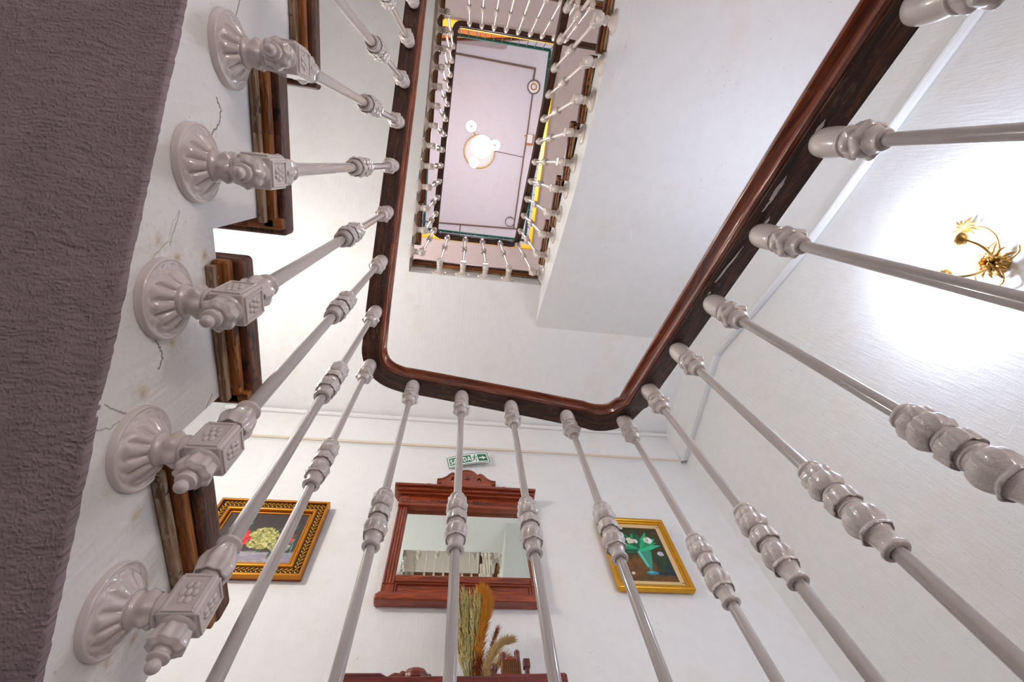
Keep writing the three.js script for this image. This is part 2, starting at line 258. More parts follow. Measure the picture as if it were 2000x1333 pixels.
{
  // right, upper: the big pale soffit
  const ys = [2.78, 2.62, 2.457, 2.294, 2.14], z1 = [-.51, -.26, -.005, .25, .50, 1.15];
  const tr = ys.map((y, i) => ({ z0: z1[i + 1], z1: z1[i], y }));
  const curve = smooth([[-.927, U.soffit], [-.62, 2.535], [-.305, 2.350], [-.08, 2.225], [.106, 2.150], [.25, 2.10], [.40, 2.066], [.64, 2.042], [.80, 2.036], [1.0, 2.034], [1.18, 2.034]], 44).map(p => [p[0], p[1]]);
  flight('upper white stair flight right of the well with a large pale soffit', 1, U.xr, XW1, curve, [...tr].reverse().map(t => t).reverse(), -1, { tail: [[-.54, U.floor - .04], [-.648, U.floor - .04], [-.648, U.soffit - .001], [-.926, U.soffit - .001]] });
}
// landings
function landing(label, slabGeos, nosing, mat = M.plaster) {
  const o = thing('stair_landing', label, 'landing'); part('slab', merge(slabGeos), mat, o);
  for (const [n, g, m] of nosing) part(n, g, m, o); return o;
}
function edgeX(x0, x1, zs, s, y) { // nosing along x, s = direction out of the slab
  const b = (d0, d1, y0, y1, r) => box(x0, x1, y0, y1, Math.min(zs + s * d0, zs + s * d1), Math.max(zs + s * d0, zs + s * d1), r, 'x');
  return [['nosing', b(-.02, .036, y - .036, y, .01), M.treadDark], ['nosing_moulding', b(.0005, .024, y - .054, y - .0365, .004), M.treadBrown], ['lower_moulding', b(.0005, .011, y - .07, y - .0545, .003), M.treadPale]];
}
landing('lower landing in front of the mirror wall, white slab with a wooden nosing', [box(XW0 + .004, XW1 - .004, .06, L.floor - .036, ZW0 + .004, L.zb), box(XW0 + .004, XW1 - .004, L.floor - .0359, L.floor, ZW0 + .004, L.zb - .02)], edgeX(L.xs + .002, L.xr - .002, L.zb, 1, L.floor));
landing('upper landing across the back of the well, cream soffit above the mirror wall', [box(XW0 + .002, XW1 - .002, U.soffit, U.floor - .036, ZW0 + .002, U.zb), box(XW0 + .002, XW1 - .002, U.floor - .0359, U.floor, ZW0 + .002, U.zb - .02)], edgeX(U.xs + .002, U.xr - .002, U.zb, 1, U.floor));
landing('middle landing over the viewer, at the foot of the right upper flight', [box(-.30, XW1 - .004, 2.034, 2.14, 1.186, ZW1 - .004)], []);
landing('top landing across the front of the well behind the high balustrade', [box(XW0 + .004, XW1 - .004, 3.52, U.front - .036, U.zf, ZW1 - .004), box(XW0 + .004, XW1 - .004, U.front - .0359, U.front, U.zf + .02, ZW1 - .004), box(XW0 + .004, U.xs, 3.52, U.front - .0359, 1.10, U.zf)], edgeX(U.xs + .002, XW1 - .002, U.zf, -1, U.front));
landing('low landing at the foot of the right lower flight', [box(L.xr, XW1, -1.08, -.93, 1.30, ZW1)], []);

// ------------------------------------------------------------------ balusters (origin at the middle of the block, stem towards -x)
function balusterGeo(hi) {
  const S = hi ? 48 : 18, S2 = hi ? 72 : 24, g = {};
  const leaf = (n, p = 0) => (a) => Math.cos(n * a + p);
  const lay = (q) => { q.rotateZ(Math.PI / 2); return q; };          // turn the axis from +y to -x
  // wall rosette: flat rim, then a dome with radial flutes
  const R = [[.0440, .068], [.0441, .0622], [.0434, .0604], [.0420, .0598], [.0412, .0602], [.0402, .0606], [.0385, .0601], [.0355, .0592], [.0330, .0582], [.0312, .0567], [.0290, .0548], [.0262, .0527], [.0230, .0505], [.0200, .0482], [.0182, .0465], [.0172, .0455]];
  const dens = hi ? smooth(R.map(q => [q[0], q[1], q[2] || 0]), 60) : R;
  const rg = turned(dens.map(q => [q[0], q[1], 0]).concat([[.0, .0455]]), S2);
  { // flutes push the dome up and down along its axis and give the scrolls
    const P = rg.attributes.position; const amp = hi ? .0036 : .0022;
    for (let i = 0; i < P.count; i++) { const x = P.getX(i), z = P.getZ(i), r = Math.hypot(x, z), a = Math.atan2(z, x); const inner = sst(.0352, .0305, r) * sst(.0172, .0205, r), outer = sst(.0402, .0388, r) * sst(.0295, .0330, r); const fl = Math.pow(Math.abs(Math.cos(6 * a)), .6) * 2 - 1.1; const sc = Math.sin(8 * a + Math.sin(4 * a) * 2 + r * 620) * .6 + .5 * Math.cos(12 * a - r * 500); P.setY(i, P.getY(i) - amp * (inner * fl * .85 + outer * sc * .42)); }
    rg.computeVertexNormals();
  }
  g.wall_plate = lay(rg);
  // stem
  const stem = [[.015, .0468], [.0176, .0462], [.0180, .0435], [.0164, .0422], [.0150, .0405], [.0148, .0385, .2], [.0162, .0355, .8], [.0178, .0320, 1.2], [.0172, .0290, 1.2], [.0150, .0265, .6], [.0142, .0250], [.0158, .0240], [.0160, .0222], [.0145, .0208], [.0145, .0150], [.0, .0150]];
  g.stem = lay(turned(hi ? stem : stem, S, (a) => .0016 * Math.cos(6 * a)));
  // block with sunk panels
  {
    const h = .0225, K = .80, parts = [new RoundedBoxGeometry(h * 2, .046, h * 2, 2, .0035).translate(0, .005, 0)];
    if (hi) for (let k = 0; k < 4; k++) {
      if (k === 2) continue; const fr = []; const q = .0022;
      for (const [x0, x1, y0, y1] of [[-.018, .018, .0235, .0265], [-.018, .018, -.0165, -.0135], [-.018, -.015, -.0135, .0235], [.015, .018, -.0135, .0235]]) fr.push(new RoundedBoxGeometry(x1 - x0, y1 - y0, q * 2, 1, .0008).translate((x0 + x1) / 2, (y0 + y1) / 2, h));
      for (let m = 0; m < 6; m++) { const a = m / 6 * Math.PI * 2; fr.push(new THREE.SphereGeometry(.0042, 8, 6).scale(1, 1, .75).translate(Math.cos(a) * .0075, .005 + Math.sin(a) * .0095, h + .0002)); }
      fr.push(new THREE.SphereGeometry(.0045, 8, 6).scale(1, 1, .9).translate(0, .005, h));
      for (const f of fr) { f.rotateY(k * Math.PI / 2); parts.push(f); }
    }
    parts.push(turned([[.0, .0275], [.02, .0275], [.0205, .0295], [.018, .032], [.0135, .034], [.0125, .0365], [.0125, .039]], S), turned([[.0125, -.026], [.0135, -.0225], [.017, -.0205], [.0205, -.0185], [.0205, -.0165], [0, -.0165]], S));
    g.block = merge(parts).scale(K, 1, K);
  }
  // drop finial: lobed bulb, ring, ball
  const fin = [[.0, -.0615], [.004, -.061], [.0072, -.0585], [.0082, -.0555], [.0072, -.0525], [.0058, -.051], [.0088, -.0505], [.0118, -.0495], [.0124, -.0478], [.0112, -.0462], [.009, -.0455], [.0092, -.0445], [.014, -.0425, .4], [.0188, -.039, .9], [.0212, -.0345, 1], [.0205, -.030, 1], [.0165, -.0265, .5], [.0125, -.0245], [.0122, -.0225]];
  g.finial = turned(hi ? smooth(fin.map(q => [q[0], q[1], q[2] || 0]), 46) : fin, S, (a) => .0017 * Math.cos(8 * a)).scale(.80, 1, .80);
  // urn above the block
  const urn = [[.0122, .0365], [.0128, .0385], [.0175, .041, .4], [.0222, .046, 1], [.0236, .0515, 1], [.0222, .0585, 1], [.0185, .066, .9], [.0148, .0735, .7], [.0130, .0785, .2], [.0142, .0805], [.0172, .0825], [.0176, .0845], [.0160, .0862], [.0112, .0868]];
  g.urn = turned(hi ? smooth(urn.map(q => [q[0], q[1], q[2] || 0]), 46) : urn, S, (a) => .0017 * Math.cos(8 * a)).scale(.82, 1, .82);
  g.lower_shaft = new THREE.CylinderGeometry(.0088, .0096, .365, hi ? 24 : 10, 1, true).translate(0, .2655, 0);
  // middle collar (.443 to .584): ring, cone, leaf bulb, bead, lobed bulb, neck, ring
  const col = [[.0098, .4425], [.0146, .4430], [.0158, .4450], [.0158, .4475], [.0142, .4492], [.0128, .4510], [.0132, .4570], [.0142, .4635], [.0150, .4660], [.0182, .4675, .5], [.0194, .4700, .9], [.0188, .4722, .5], [.0172, .4736, .2], [.0184, .4765, .6], [.0203, .4820, 1.2], [.0212, .4880, 1.4], [.0205, .4940, 1.2], [.0184, .4995, .6], [.0154, .5032], [.0146, .5050], [.0158, .5062], [.0162, .5075], [.0154, .5090], [.0152, .5105], [.0178, .5130, .6], [.0196, .5172, 1], [.0199, .5215, 1], [.0184, .5260, .6], [.0156, .5290], [.0148, .5304], [.0158, .5318], [.0162, .5330], [.0153, .5346], [.0166, .5372, .3], [.0192, .5415, 1.1], [.0209, .5475, 1.4], [.0205, .5540, 1.2], [.0186, .5590, .6], [.0174, .5612, .3], [.0190, .5628, 1.2], [.0192, .5645, 1.2], [.0168, .5662, .3], [.0132, .5680], [.0128, .5720], [.0134, .5765], [.0142, .5782], [.0154, .5794], [.0154, .5820], [.0142, .5836], [.0086, .5842]];
  g.collar = turned(hi ? smooth(col.map(q => [q[0], q[1], q[2] || 0]), 130) : col.filter((q, i) => i % 2 === 0 || i > 40 || i < 5), S, (a, i) => (hi ? .0010 : .0008) * (Math.cos(6 * a) + .7 * Math.cos(12 * a + i * .22) * (hi ? 1 : 0)));
  g.upper_shaft = new THREE.CylinderGeometry(.0078, .0084, 1, hi ? 24 : 10, 1, true).translate(0, .5, 0);      // scaled to its length
  // top knob (0 at the end of the shaft, .113 under the rail): lobed crown, then a smooth cap
  const kn = [[.0080, -.001], [.0120, -.0005], [.0132, .0012], [.0132, .0040], [.0122, .0055], [.0128, .0085], [.0146, .0120], [.0160, .0140], [.0176, .0160, .4], [.0212, .0190, 1.2], [.0230, .0240, 1.7], [.0222, .0290, 1.4], [.0190, .0325, .5], [.0180, .0345, .2], [.0196, .0365, -.6], [.0216, .0405, -1.5], [.0214, .0450, -1.3], [.0190, .0490, -.4], [.0174, .0512], [.0176, .0530], [.0198, .0545], [.0202, .0570], [.0188, .0592], [.0180, .0612], [.0188, .0660], [.0200, .0760], [.0204, .0880], [.0198, .0990], [.0180, .1070], [.0150, .1124], [.0, .1128]];
  g.knob = turned(hi ? smooth(kn.map(q => [q[0], q[1], q[2] || 0]), 84) : kn.filter((q, i) => i % 2 === 0 || i > 26), S, (a, i) => .00115 * (Math.cos(6 * a) + .35 * Math.cos(12 * a + 1)));
  return g;
}
const BG = { hi: balusterGeo(true), lo: balusterGeo(false) };
function prototype(kind) {
  const o = new THREE.Group(), m = kind === 'hi' ? M.paint : M.paintFar;
  for (const k of Object.keys(BG[kind])) part(k, BG[kind][k], kind === 'hi' && !/shaft|collar/.test(k) ? M.paintPlain : m, o); return o;
}
const PROTO = { hi: prototype('hi'), lo: prototype('lo') };
const TURN = { left: 0, back: -Math.PI / 2, right: Math.PI, front: Math.PI / 2 };
// x, z: axis; c: height of the top ring of the collar; a: length of shaft from there to the knob
function baluster(x, z, c, a, side, kind, label, group, lean = 0) {
  const o = PROTO[kind].clone(); o.name = numbered('baluster'); o.position.set(x, c - .584, z); o.rotation.y = TURN[side];
  for (const ch of o.children) { if (ch.name === 'upper_shaft') { ch.position.y = .5835; ch.scale.y = a + .002; } if (ch.name === 'knob') ch.position.y = .584 + a; }
  if (lean) { o.position.x += lean; o.rotation.z = lean / .82; for (const ch of o.children) { if (ch.name === 'wall_plate') ch.position.x = -lean; if (ch.name === 'stem') { ch.scale.x = (.0462 + lean) / .0462; } } }
  o.userData = { label, category: 'baluster', group }; scene.add(o); return o;
}
const ORD = ['first', 'second', 'third', 'fourth', 'fifth', 'sixth', 'seventh', 'eighth', 'ninth', 'tenth', 'eleventh', 'twelfth', 'thirteenth', 'fourteenth'];
// lower storey, [x, K, z, a]
const lowL = [[-.246, 1.158, -.597, .301], [-.246, 1.233, -.453, .298], [-.246, 1.311, -.315, .303], [-.245, 1.390, -.176, .310], [-.245, 1.473, -.041, .304], [-.245, 1.559, .091, .290], [-.245, 1.647, .220, .302], [-.245, 1.725, .352, .302], [-.245, 1.803, .486, .302]];
const lowB = [[-.114, 1.120, -.636, .366], [.031, 1.081, -.638, .327], [.173, 1.044, -.639, .292], [.331, 1.009, -.638, .263]];
const lowR = [[.480, .966, -.612, .328], [.485, .875, -.470, .319], [.485, .787, -.328, .314], [.484, .704, -.195, .312], [.485, .626, -.052, .317], [.484, .552, .087, .317], [.484, .472, .226, .317], [.484, .392, .365, .317]];
lowL.forEach(([x, K, z, a], i) => baluster(x, z, K - a, a, 'left', 'hi', `white iron baluster on the left lower flight, ${ORD[i]} up from the back corner`, 'balusters of the lower storey', .004));
lowB.forEach(([x, K, z, a], i) => baluster(x, z, K - a, a, 'back', 'hi', `white iron baluster on the lower landing before the mirror, ${ORD[i]} from the left corner`, 'balusters of the lower storey'));
lowR.forEach(([x, K, z, a], i) => baluster(x, z, K - a, a, 'right', 'hi', `greyish white iron baluster on the right lower flight, ${ORD[i]} down from the back corner`, 'balusters of the lower storey'));
// upper storey
const UKL = (z) => 3.729 + .6095 * (z + .418), UKR = (z) => 3.534 - .622 * (z + .450);
const upL = [[-.538, 3.659]]; for (let i = 0; i < 12; i++) { const z = -.418 + .1203 * i; upL.push([z, UKL(z)]); }
upL.forEach(([z, K], i) => baluster(-.248, z, K - .310, .310, 'left', 'lo', `small white baluster, left side of the well one storey up, ${ORD[i]} from back corner`, 'balusters of the upper storey'));
[[-.138, 3.641], [.002, 3.648], [.140, 3.653], [.285, 3.658]].forEach(([x, K], i) => baluster(x, -.585, K - .302, .302, 'back', 'lo', `small white baluster on the upper landing edge behind the well, ${ORD[i]} from the left`, 'balusters of the upper storey'));
const upR = [[-.576, 3.617]]; for (let i = 0; i < 12; i++) { const z = -.450 + .1263 * i; upR.push([z, UKR(z)]); }
upR.forEach(([z, K], i) => baluster(.424, z, K - .316, .316, 'right', 'lo', `small cream baluster beside the big right soffit one storey up, ${ORD[i]} from back corner`, 'balusters of the upper storey'));
for (let i = 0; i < 10; i++) { const x = -.126 + .1073 * i; baluster(x, 1.116, 4.626 - .310, .310, 'front', 'lo', `small silvery baluster on the front balustrade at the top of the photo, ${ORD[i]} from left`, 'balusters of the front balustrade'); }

// ------------------------------------------------------------------ handrails
function railPath(pts, rad) { // plan polyline [x, z] with rounded corners -> dense [x, z, s]
  const out = []; const V = pts.map(p => new THREE.Vector2(p[0], p[1]));
  for (let i = 0; i < V.length; i++) {
    if (i === 0 || i === V.length - 1) { out.push(V[i].clone()); continue; }
    const a = V[i - 1].clone().sub(V[i]).normalize(), b = V[i + 1].clone().sub(V[i]).normalize(); const p0 = V[i].clone().addScaledVector(a, rad), p1 = V[i].clone().addScaledVector(b, rad);
    for (let k = 0; k <= 14; k++) { const t = k / 14; out.push(p0.clone().multiplyScalar((1 - t) * (1 - t)).addScaledVector(V[i], 2 * t * (1 - t)).addScaledVector(p1, t * t)); }
  }
  const d = []; for (let i = 0; i < out.length - 1; i++) { const n = Math.max(1, Math.round(out[i].distanceTo(out[i + 1]) / .05)); for (let k = 0; k < n; k++) d.push(out[i].clone().lerp(out[i + 1], k / n)); } d.push(out[out.length - 1]);
  let s = 0; return d.map((p, i) => { if (i) s += p.distanceTo(d[i - 1]); return [p.x, p.y, s]; });
}
function sweep(path, heights, prof, closed = true) { // profile [u towards the well, v up]
  const pos = [], uv = [], idx = [], n = prof.length; let per = [0]; for (let j = 1; j <= n; j++) per.push(per[j - 1] + Math.hypot(prof[j % n][0] - prof[j - 1][0], prof[j % n][1] - prof[j - 1][1]));
  path.forEach((p, i) => { const a = path[Math.max(0, i - 1)], b = path[Math.min(path.length - 1, i + 1)]; const tx = b[0] - a[0], tz = b[1] - a[1], l = Math.hypot(tx, tz), nx = tz / l, nz = -tx / l; for (let j = 0; j <= n; j++) { const q = prof[j % n]; pos.push(p[0] + nx * q[0], heights[i] + q[1], p[1] + nz * q[0]); uv.push(p[2], per[j]); } });
  for (let i = 0; i < path.length - 1; i++) for (let j = 0; j < n; j++) { const a = i * (n + 1) + j, b = a + 1, c = a + n + 1, d = c + 1; idx.push(a, b, c, b, d, c); }
  const g = new THREE.BufferGeometry(); g.setAttribute('position', new THREE.Float32BufferAttribute(pos, 3)); g.setAttribute('uv', new THREE.Float32BufferAttribute(uv, 2)); g.setIndex(idx); g.computeVertexNormals();
  return toCreasedNormals(g, .6);
}
function handrail(label, plan, rad, knots, top = M.railRed, slim = 1) {
  const path = railPath(plan, rad); // knots: [x, z, height of the knob end] in order; find their place along the path
  const ks = knots.map(q => { let best = 1e9, s = 0; for (const p of path) { const d = Math.hypot(p[0] - q[0], p[1] - q[1]); if (d < best) { best = d; s = p[2]; } } return [s, q[2]]; });
  let H = path.map(p => { let i = 0; while (i < ks.length - 2 && p[2] > ks[i + 1][0]) i++; const [s0, h0] = ks[i], [s1, h1] = ks[i + 1]; return h0 + (h1 - h0) * (p[2] - s0) / (s1 - s0) + .1125; });
  for (let it = 0; it < 3; it++) H = H.map((h, i) => i === 0 || i === H.length - 1 ? h : (H[i - 1] + h * 2 + H[i + 1]) / 4);
  const o = thing('handrail', label, 'handrail');
  part('underside', sweep(path, H, [[-.031, .0], [-.0315, .004], [.0195, .004], [.019, .0]].map(q => [q[0] * slim, q[1]])), M.railDark, o, 'dark flat underside with drips of white paint');
  part('moulding', sweep(path, H, [[-.033, .0042], [-.034, .022], [-.030, .040], [-.016, .052], [.004, .056], [.022, .054], [.032, .048], [.0355, .040], [.0345, .0345], [.0305, .0318], [.0235, .0285], [.0205, .0235], [.0205, .0185], [.0235, .0150], [.0272, .0138], [.0282, .0095], [.0270, .0055], [.022, .0042]]  .map(q => [q[0] * slim, q[1]])), top, o, top === M.railRed ? 'red varnished moulded top' : undefined);
  return o;
}
const lowRail = handrail('red varnished handrail of the lower storey, bending round the well above the mirror', [[.484, 1.06], [.484, -.640], [-.245, -.640], [-.245, 1.06]], .10,
  [[.484, 1.06, -.01], [.485, .087, .552], [.485, -.47, .880], [.480, -.56, .935], [.331, -.638, 1.009], [-.114, -.638, 1.120], [-.246, -.56, 1.170], [-.245, -.453, 1.233], [-.245, .22, 1.647], [-.245, 1.06, 2.14]]);
handrail('dark brown handrail one storey up, framing the well below the lamp', [[.424, 1.10], [.424, -.585], [-.248, -.585], [-.248, 1.116], [1.56, 1.116]], .07,
  [[.424, 1.10, UKR(1.10)], [.424, -.45, 3.534], [.424, -.53, 3.60], [.285, -.585, 3.658], [-.138, -.585, 3.641], [-.248, -.53, 3.664], [-.248, -.418, 3.729], [-.248, 1.0, UKL(1.0)], [-.17, 1.116, 4.626], [1.56, 1.116, 4.626]], M.railBrown, .70);

{ // drips and smears of old white paint under the near rail, beside the knobs
  const R = rng(12), H = (z) => .966 - .585 * (z + .614) + .1125;
  const drip = (z0, x, l, w, turn = 0) => { const pts = [], n = 9; for (let k = 0; k <= n; k++) { const t = k / n - .5; pts.push([x + .0005 * Math.sin(k * 1.3) + turn * t * l, H(z0 + t * l), z0 + t * l]); } const g = tube(pts, w, 18, 7); const P = g.attributes.position; for (let i = 0; i < P.count; i++) { const z = P.getZ(i), c = H(z), t = (z - z0) / l; const s = 1 - .75 * sst(.1, .5, t) - .3 * sst(.3, .5, -t); const xc = x + turn * (z - z0); P.setX(i, xc + (P.getX(i) - xc) * s); P.setY(i, c + (P.getY(i) - c) * .25 * s - .0006); } g.computeVertexNormals(); part('paint_drip', g, M.paintPlain, lowRail, 'dried drip of white paint'); };
  drip(.022, .4735, .035, .0034); drip(.0, .475, .03, .0016, .1); drip(-.115, .4795, .075, .0024, .08); drip(-.18, .479, .022, .004); drip(-.03, .492, .016, .0026); drip(.105, .473, .018, .003); drip(-.30, .4765, .014, .0022);
}

// ------------------------------------------------------------------ pictures, mirror, sign on the back wall
function blob(g, x, y, r, col, R, n = 7, sq = 1) { g.fillStyle = col; g.beginPath(); for (let i = 0; i <= n; i++) { const a = i / n * Math.PI * 2, q = r * (.75 + .5 * R()); const px = x + Math.cos(a) * q, py = y + Math.sin(a) * q * sq; i ? g.lineTo(px, py) : g.moveTo(px, py); } g.fill(); }
function leafStroke(g, x, y, l, w, a, col) { g.save(); g.translate(x, y); g.rotate(a); g.fillStyle = col; g.beginPath(); g.moveTo(0, 0); g.quadraticCurveTo(l * .5, -w, l, 0); g.quadraticCurveTo(l * .5, w, 0, 0); g.fill(); g.restore(); }
const pickR = (R, a) => a[Math.floor(R() * a.length)];
const bouquetTex = canvasTex(640, 512, (g, w, h) => { // a basket of red and green-yellow blossom on a pale table, dark ground
  const R = rng(7); g.fillStyle = '#33241f'; g.fillRect(0, 0, w, h);
  for (let i = 0; i < 900; i++) { g.globalAlpha = .25; blob(g, R() * w, R() * h * .75, 14 + R() * 26, pickR(R, ['#3a2a24', '#2a1e1c', '#3f2f27', '#2c2824', '#352a2b']), R); }
  g.globalAlpha = 1; g.fillStyle = '#8f8796'; g.fillRect(0, h * .80, w, h * .2); for (let i = 0; i < 200; i++) { g.globalAlpha = .4; blob(g, R() * w, h * (.78 + .22 * R()), 10 + R() * 26, pickR(R, ['#a39aa6', '#85879c', '#b3a7a6', '#7a7488', '#9c8f92']), R, 7, .35); } g.globalAlpha = .9;
  for (let i = 0; i < 46; i++) leafStroke(g, w * (.1 + .8 * R()), h * (.32 + .4 * R()), 50 + R() * 70, 14 + R() * 14, R() * 6.3, pickR(R, ['#1f4a37', '#16382c', '#2c6a5a', '#274f2c', '#3b7a70']));
  for (let i = 0; i < 420; i++) { const a = R() * 6.3, q = Math.sqrt(R()); blob(g, w * (.55 + .19 * q * Math.cos(a)), h * (.52 + .21 * q * Math.sin(a)), 6 + R() * 7, pickR(R, ['#a6a04c', '#c6bf72', '#8a8a3a', '#d6cf8c', '#747a34', '#b5a85a']), R, 6); }
  for (let i = 0; i < 120; i++) { const a = R() * 6.3, q = Math.sqrt(R()); blob(g, w * (.27 + .13 * q * Math.cos(a)), h * (.54 + .17 * q * Math.sin(a)), 10 + R() * 14, pickR(R, ['#c8141e', '#e62a32', '#a20f1b', '#ee5a48', '#dc1e26']), R, 6); }
  for (let i = 0; i < 60; i++) { const a = R() * 6.3, q = Math.sqrt(R()); blob(g, w * (.13 + .12 * q * Math.cos(a)), h * (.72 + .09 * q * Math.sin(a)), 10 + R() * 14, pickR(R, ['#c4562c', '#d77a44', '#a8442a', '#c96a5a']), R, 6); }
  for (let i = 0; i < 40; i++) { const a = R() * 6.3, q = Math.sqrt(R()); blob(g, w * (.84 + .07 * q * Math.cos(a)), h * (.50 + .13 * q * Math.sin(a)), 9 + R() * 12, pickR(R, ['#c41320', '#a30e18', '#dd3640']), R, 6); }
  for (let i = 0; i < 120; i++) { const a = R() * 6.3, q = Math.sqrt(R()); blob(g, w * (.80 + .12 * q * Math.cos(a)), h * (.70 + .09 * q * Math.sin(a)), 6 + R() * 7, pickR(R, ['#8f8f44', '#b9b26a', '#6e7a3c', '#c9c07e']), R, 6); }
  for (let i = 0; i < 16; i++) leafStroke(g, w * (.3 + .1 * R()), h * (.80 + .08 * R()), 60 + R() * 50, 16 + R() * 12, Math.PI + (R() - .5) * 1.5, pickR(R, ['#1e6a64', '#164a50', '#2c847a', '#1a5560']));
  for (let i = 0; i < 8; i++) leafStroke(g, w * (.93 + .03 * R()), h * (.4 + .4 * R()), 70, 10, 1.5 + R(), pickR(R, ['#3c7a78', '#54908c']));
});
const vaseTex = canvasTex(512, 600, (g, w, h) => { // white blossom and green leaves in a green glass on a brown ground
  const R = rng(17); g.fillStyle = '#40320f'; g.fillRect(0, 0, w, h);
  for (let i = 0; i < 700; i++) { g.globalAlpha = .3; const y = R() * h; blob(g, R() * w, y, 16 + R() * 30, pickR(R, y > h * .6 ? ['#7a4a10', '#8a5616', '#6a4210', '#5a3a10'] : ['#2e3a14', '#3a3012', '#28240f', '#4a3412', '#314a1e']), R); }
  for (let i = 0; i < 120; i++) { g.globalAlpha = .35; blob(g, w * (.7 + .3 * R()), h * (.5 + .36 * R()), 18 + R() * 26, pickR(R, ['#28401c', '#1c2c1c', '#3c5220', '#152a38']), R); }
  g.globalAlpha = .7; for (let i = 0; i < 40; i++) blob(g, w * (.62 + .36 * R()), h * (.84 + .03 * R()), 12 + R() * 14, pickR(R, ['#14233a', '#1b2f48', '#0f1a2a']), R, 7, .4);
  g.globalAlpha = .9; g.fillStyle = '#2f9c84'; g.beginPath(); g.moveTo(w * .40, h * .44); g.lineTo(w * .70, h * .46); g.lineTo(w * .60, h * .76); g.lineTo(w * .50, h * .76); g.fill(); g.fillStyle = '#7fc9b4'; g.beginPath(); g.moveTo(w * .43, h * .46); g.lineTo(w * .48, h * .46); g.lineTo(w * .55, h * .74); g.lineTo(w * .52, h * .74); g.fill();
  g.fillStyle = '#1c86a0'; g.beginPath(); g.ellipse(w * .56, h * .845, w * .115, h * .034, 0, 0, 7); g.fill(); g.fillStyle = '#5cc0c8'; g.beginPath(); g.ellipse(w * .54, h * .835, w * .06, h * .014, 0, 0, 7); g.fill(); g.fillStyle = '#2a9c92'; g.fillRect(w * .535, h * .75, w * .035, h * .08);
  for (let i = 0; i < 52; i++) leafStroke(g, w * (.48 + .10 * (R() - .5)), h * (.43 + .08 * (R() - .5)), 110 + R() * 130, 22 + R() * 26, -Math.PI * R() + (R() - .5) * 1.2, pickR(R, ['#138a58', '#1cae72', '#0e6a48', '#28c48a', '#0b5038', '#34b89c']));
  const fl = (x, y, s, c) => { for (let k = 0; k < 6; k++) { const a = k / 6 * 6.28 + R(); blob(g, w * x + Math.cos(a) * s * .6, h * y + Math.sin(a) * s * .5, s * .5, pickR(R, c), R, 6); } };
  const wc = ['#f4f1ea', '#e3ead8', '#cfe0cf', '#fbfaf6', '#d9c9c4']; fl(.22, .16, 34, ['#dfe6f5', '#f2f4fb', '#c9d4ec']); fl(.72, .25, 46, wc); fl(.36, .27, 36, ['#e6e2b4', '#f5f1dc', '#cfd49c']); fl(.46, .28, 26, wc); fl(.20, .36, 30, ['#f1e3dc', '#e9d0c8', '#fdf6f0']); fl(.86, .50, 30, ['#cfc6e6', '#e7e0f2', '#b9b2da']); fl(.28, .02, 16, wc); fl(.20, .86, 17, ['#f3e6e2', '#d8c2c0']); fl(.13, .92, 12, ['#d8c2c6', '#efe0e0']);
});
function ring4(x0, x1, y0, y1, w, d0, d1, r) { // four mitred-looking bars
  return merge([box(x0, x1, y1 - w, y1, d0, d1, r, 'x'), box(x0, x1, y0, y0 + w, d0, d1, r, 'x'), box(x0, x0 + w, y0 + w * .5, y1 - w * .5, d0, d1, r, 'y'), box(x1 - w, x1, y0 + w * .5, y1 - w * .5, d0, d1, r, 'y')]);
}
function canvasPlane(x0, x1, y0, y1, z) { const g = new THREE.BoxGeometry(x1 - x0, y1 - y0, .006); g.translate((x0 + x1) / 2, (y0 + y1) / 2, z); return g; }
{
  // left picture, carved gilt frame; outer 0.500 x 0.435, hung leaning a little forward
  const o = thing('framed_painting', 'flower still life in an ornate carved gold frame, left of the mirror', 'painting', [-.797, 1.447, ZW0 + .004], 0);
  const W = .251, H = .428; o.rotation.x = .022;
  part('backing', box(-W, W, 0, H, 0, .012, .002), M.redEdge, o);
  part('frame', merge([ring4(-W, W, 0, H, .012, .006, .034, .003), ring4(-W + .046, W - .046, .046, H - .046, .018, .006, .030, .007), ring4(-W + .066, W - .066, .066, H - .066, .010, .006, .018, .003)]), M.goldOld, o);
  part('frame_ground', ring4(-W + .010, W - .010, .010, H - .010, .040, .010, .022, .004), M.frameBack, o, 'dark hollow behind the carving');
  const R = rng(5), lf = []; const run = (x, y, a) => { // curling leaves in pairs along the hollow
    for (const s of [-1, 1]) { const e = new THREE.SphereGeometry(.0078, 7, 5).scale(1.25, .42, .6); e.rotateZ(a + s * (.7 + R() * .3)); e.translate(x + Math.cos(a + 1.57) * s * .0075, y + Math.sin(a + 1.57) * s * .0075, .0235); lf.push(e); } const b = new THREE.SphereGeometry(.0042, 6, 5); b.translate(x + Math.cos(a) * .009, y + Math.sin(a) * .009, .0245); lf.push(b); };
  for (let i = 0; i < 24; i++) { const x = -W + .03 + (2 * W - .06) * i / 23; run(x, .029, 0); run(x, H - .029, 0); } for (let i = 1; i < 19; i++) { const y = .03 + (H - .06) * i / 19; run(-W + .029, y, 1.57); run(W - .029, y, 1.57); }
  part('carved_leaves', merge(lf), M.gold, o, 'gilt carved leaf scroll');
  part('canvas', canvasPlane(-W + .074, W - .074, .074, H - .074, .011), std({ map: bouquetTex, roughness: .5 }), o);
}
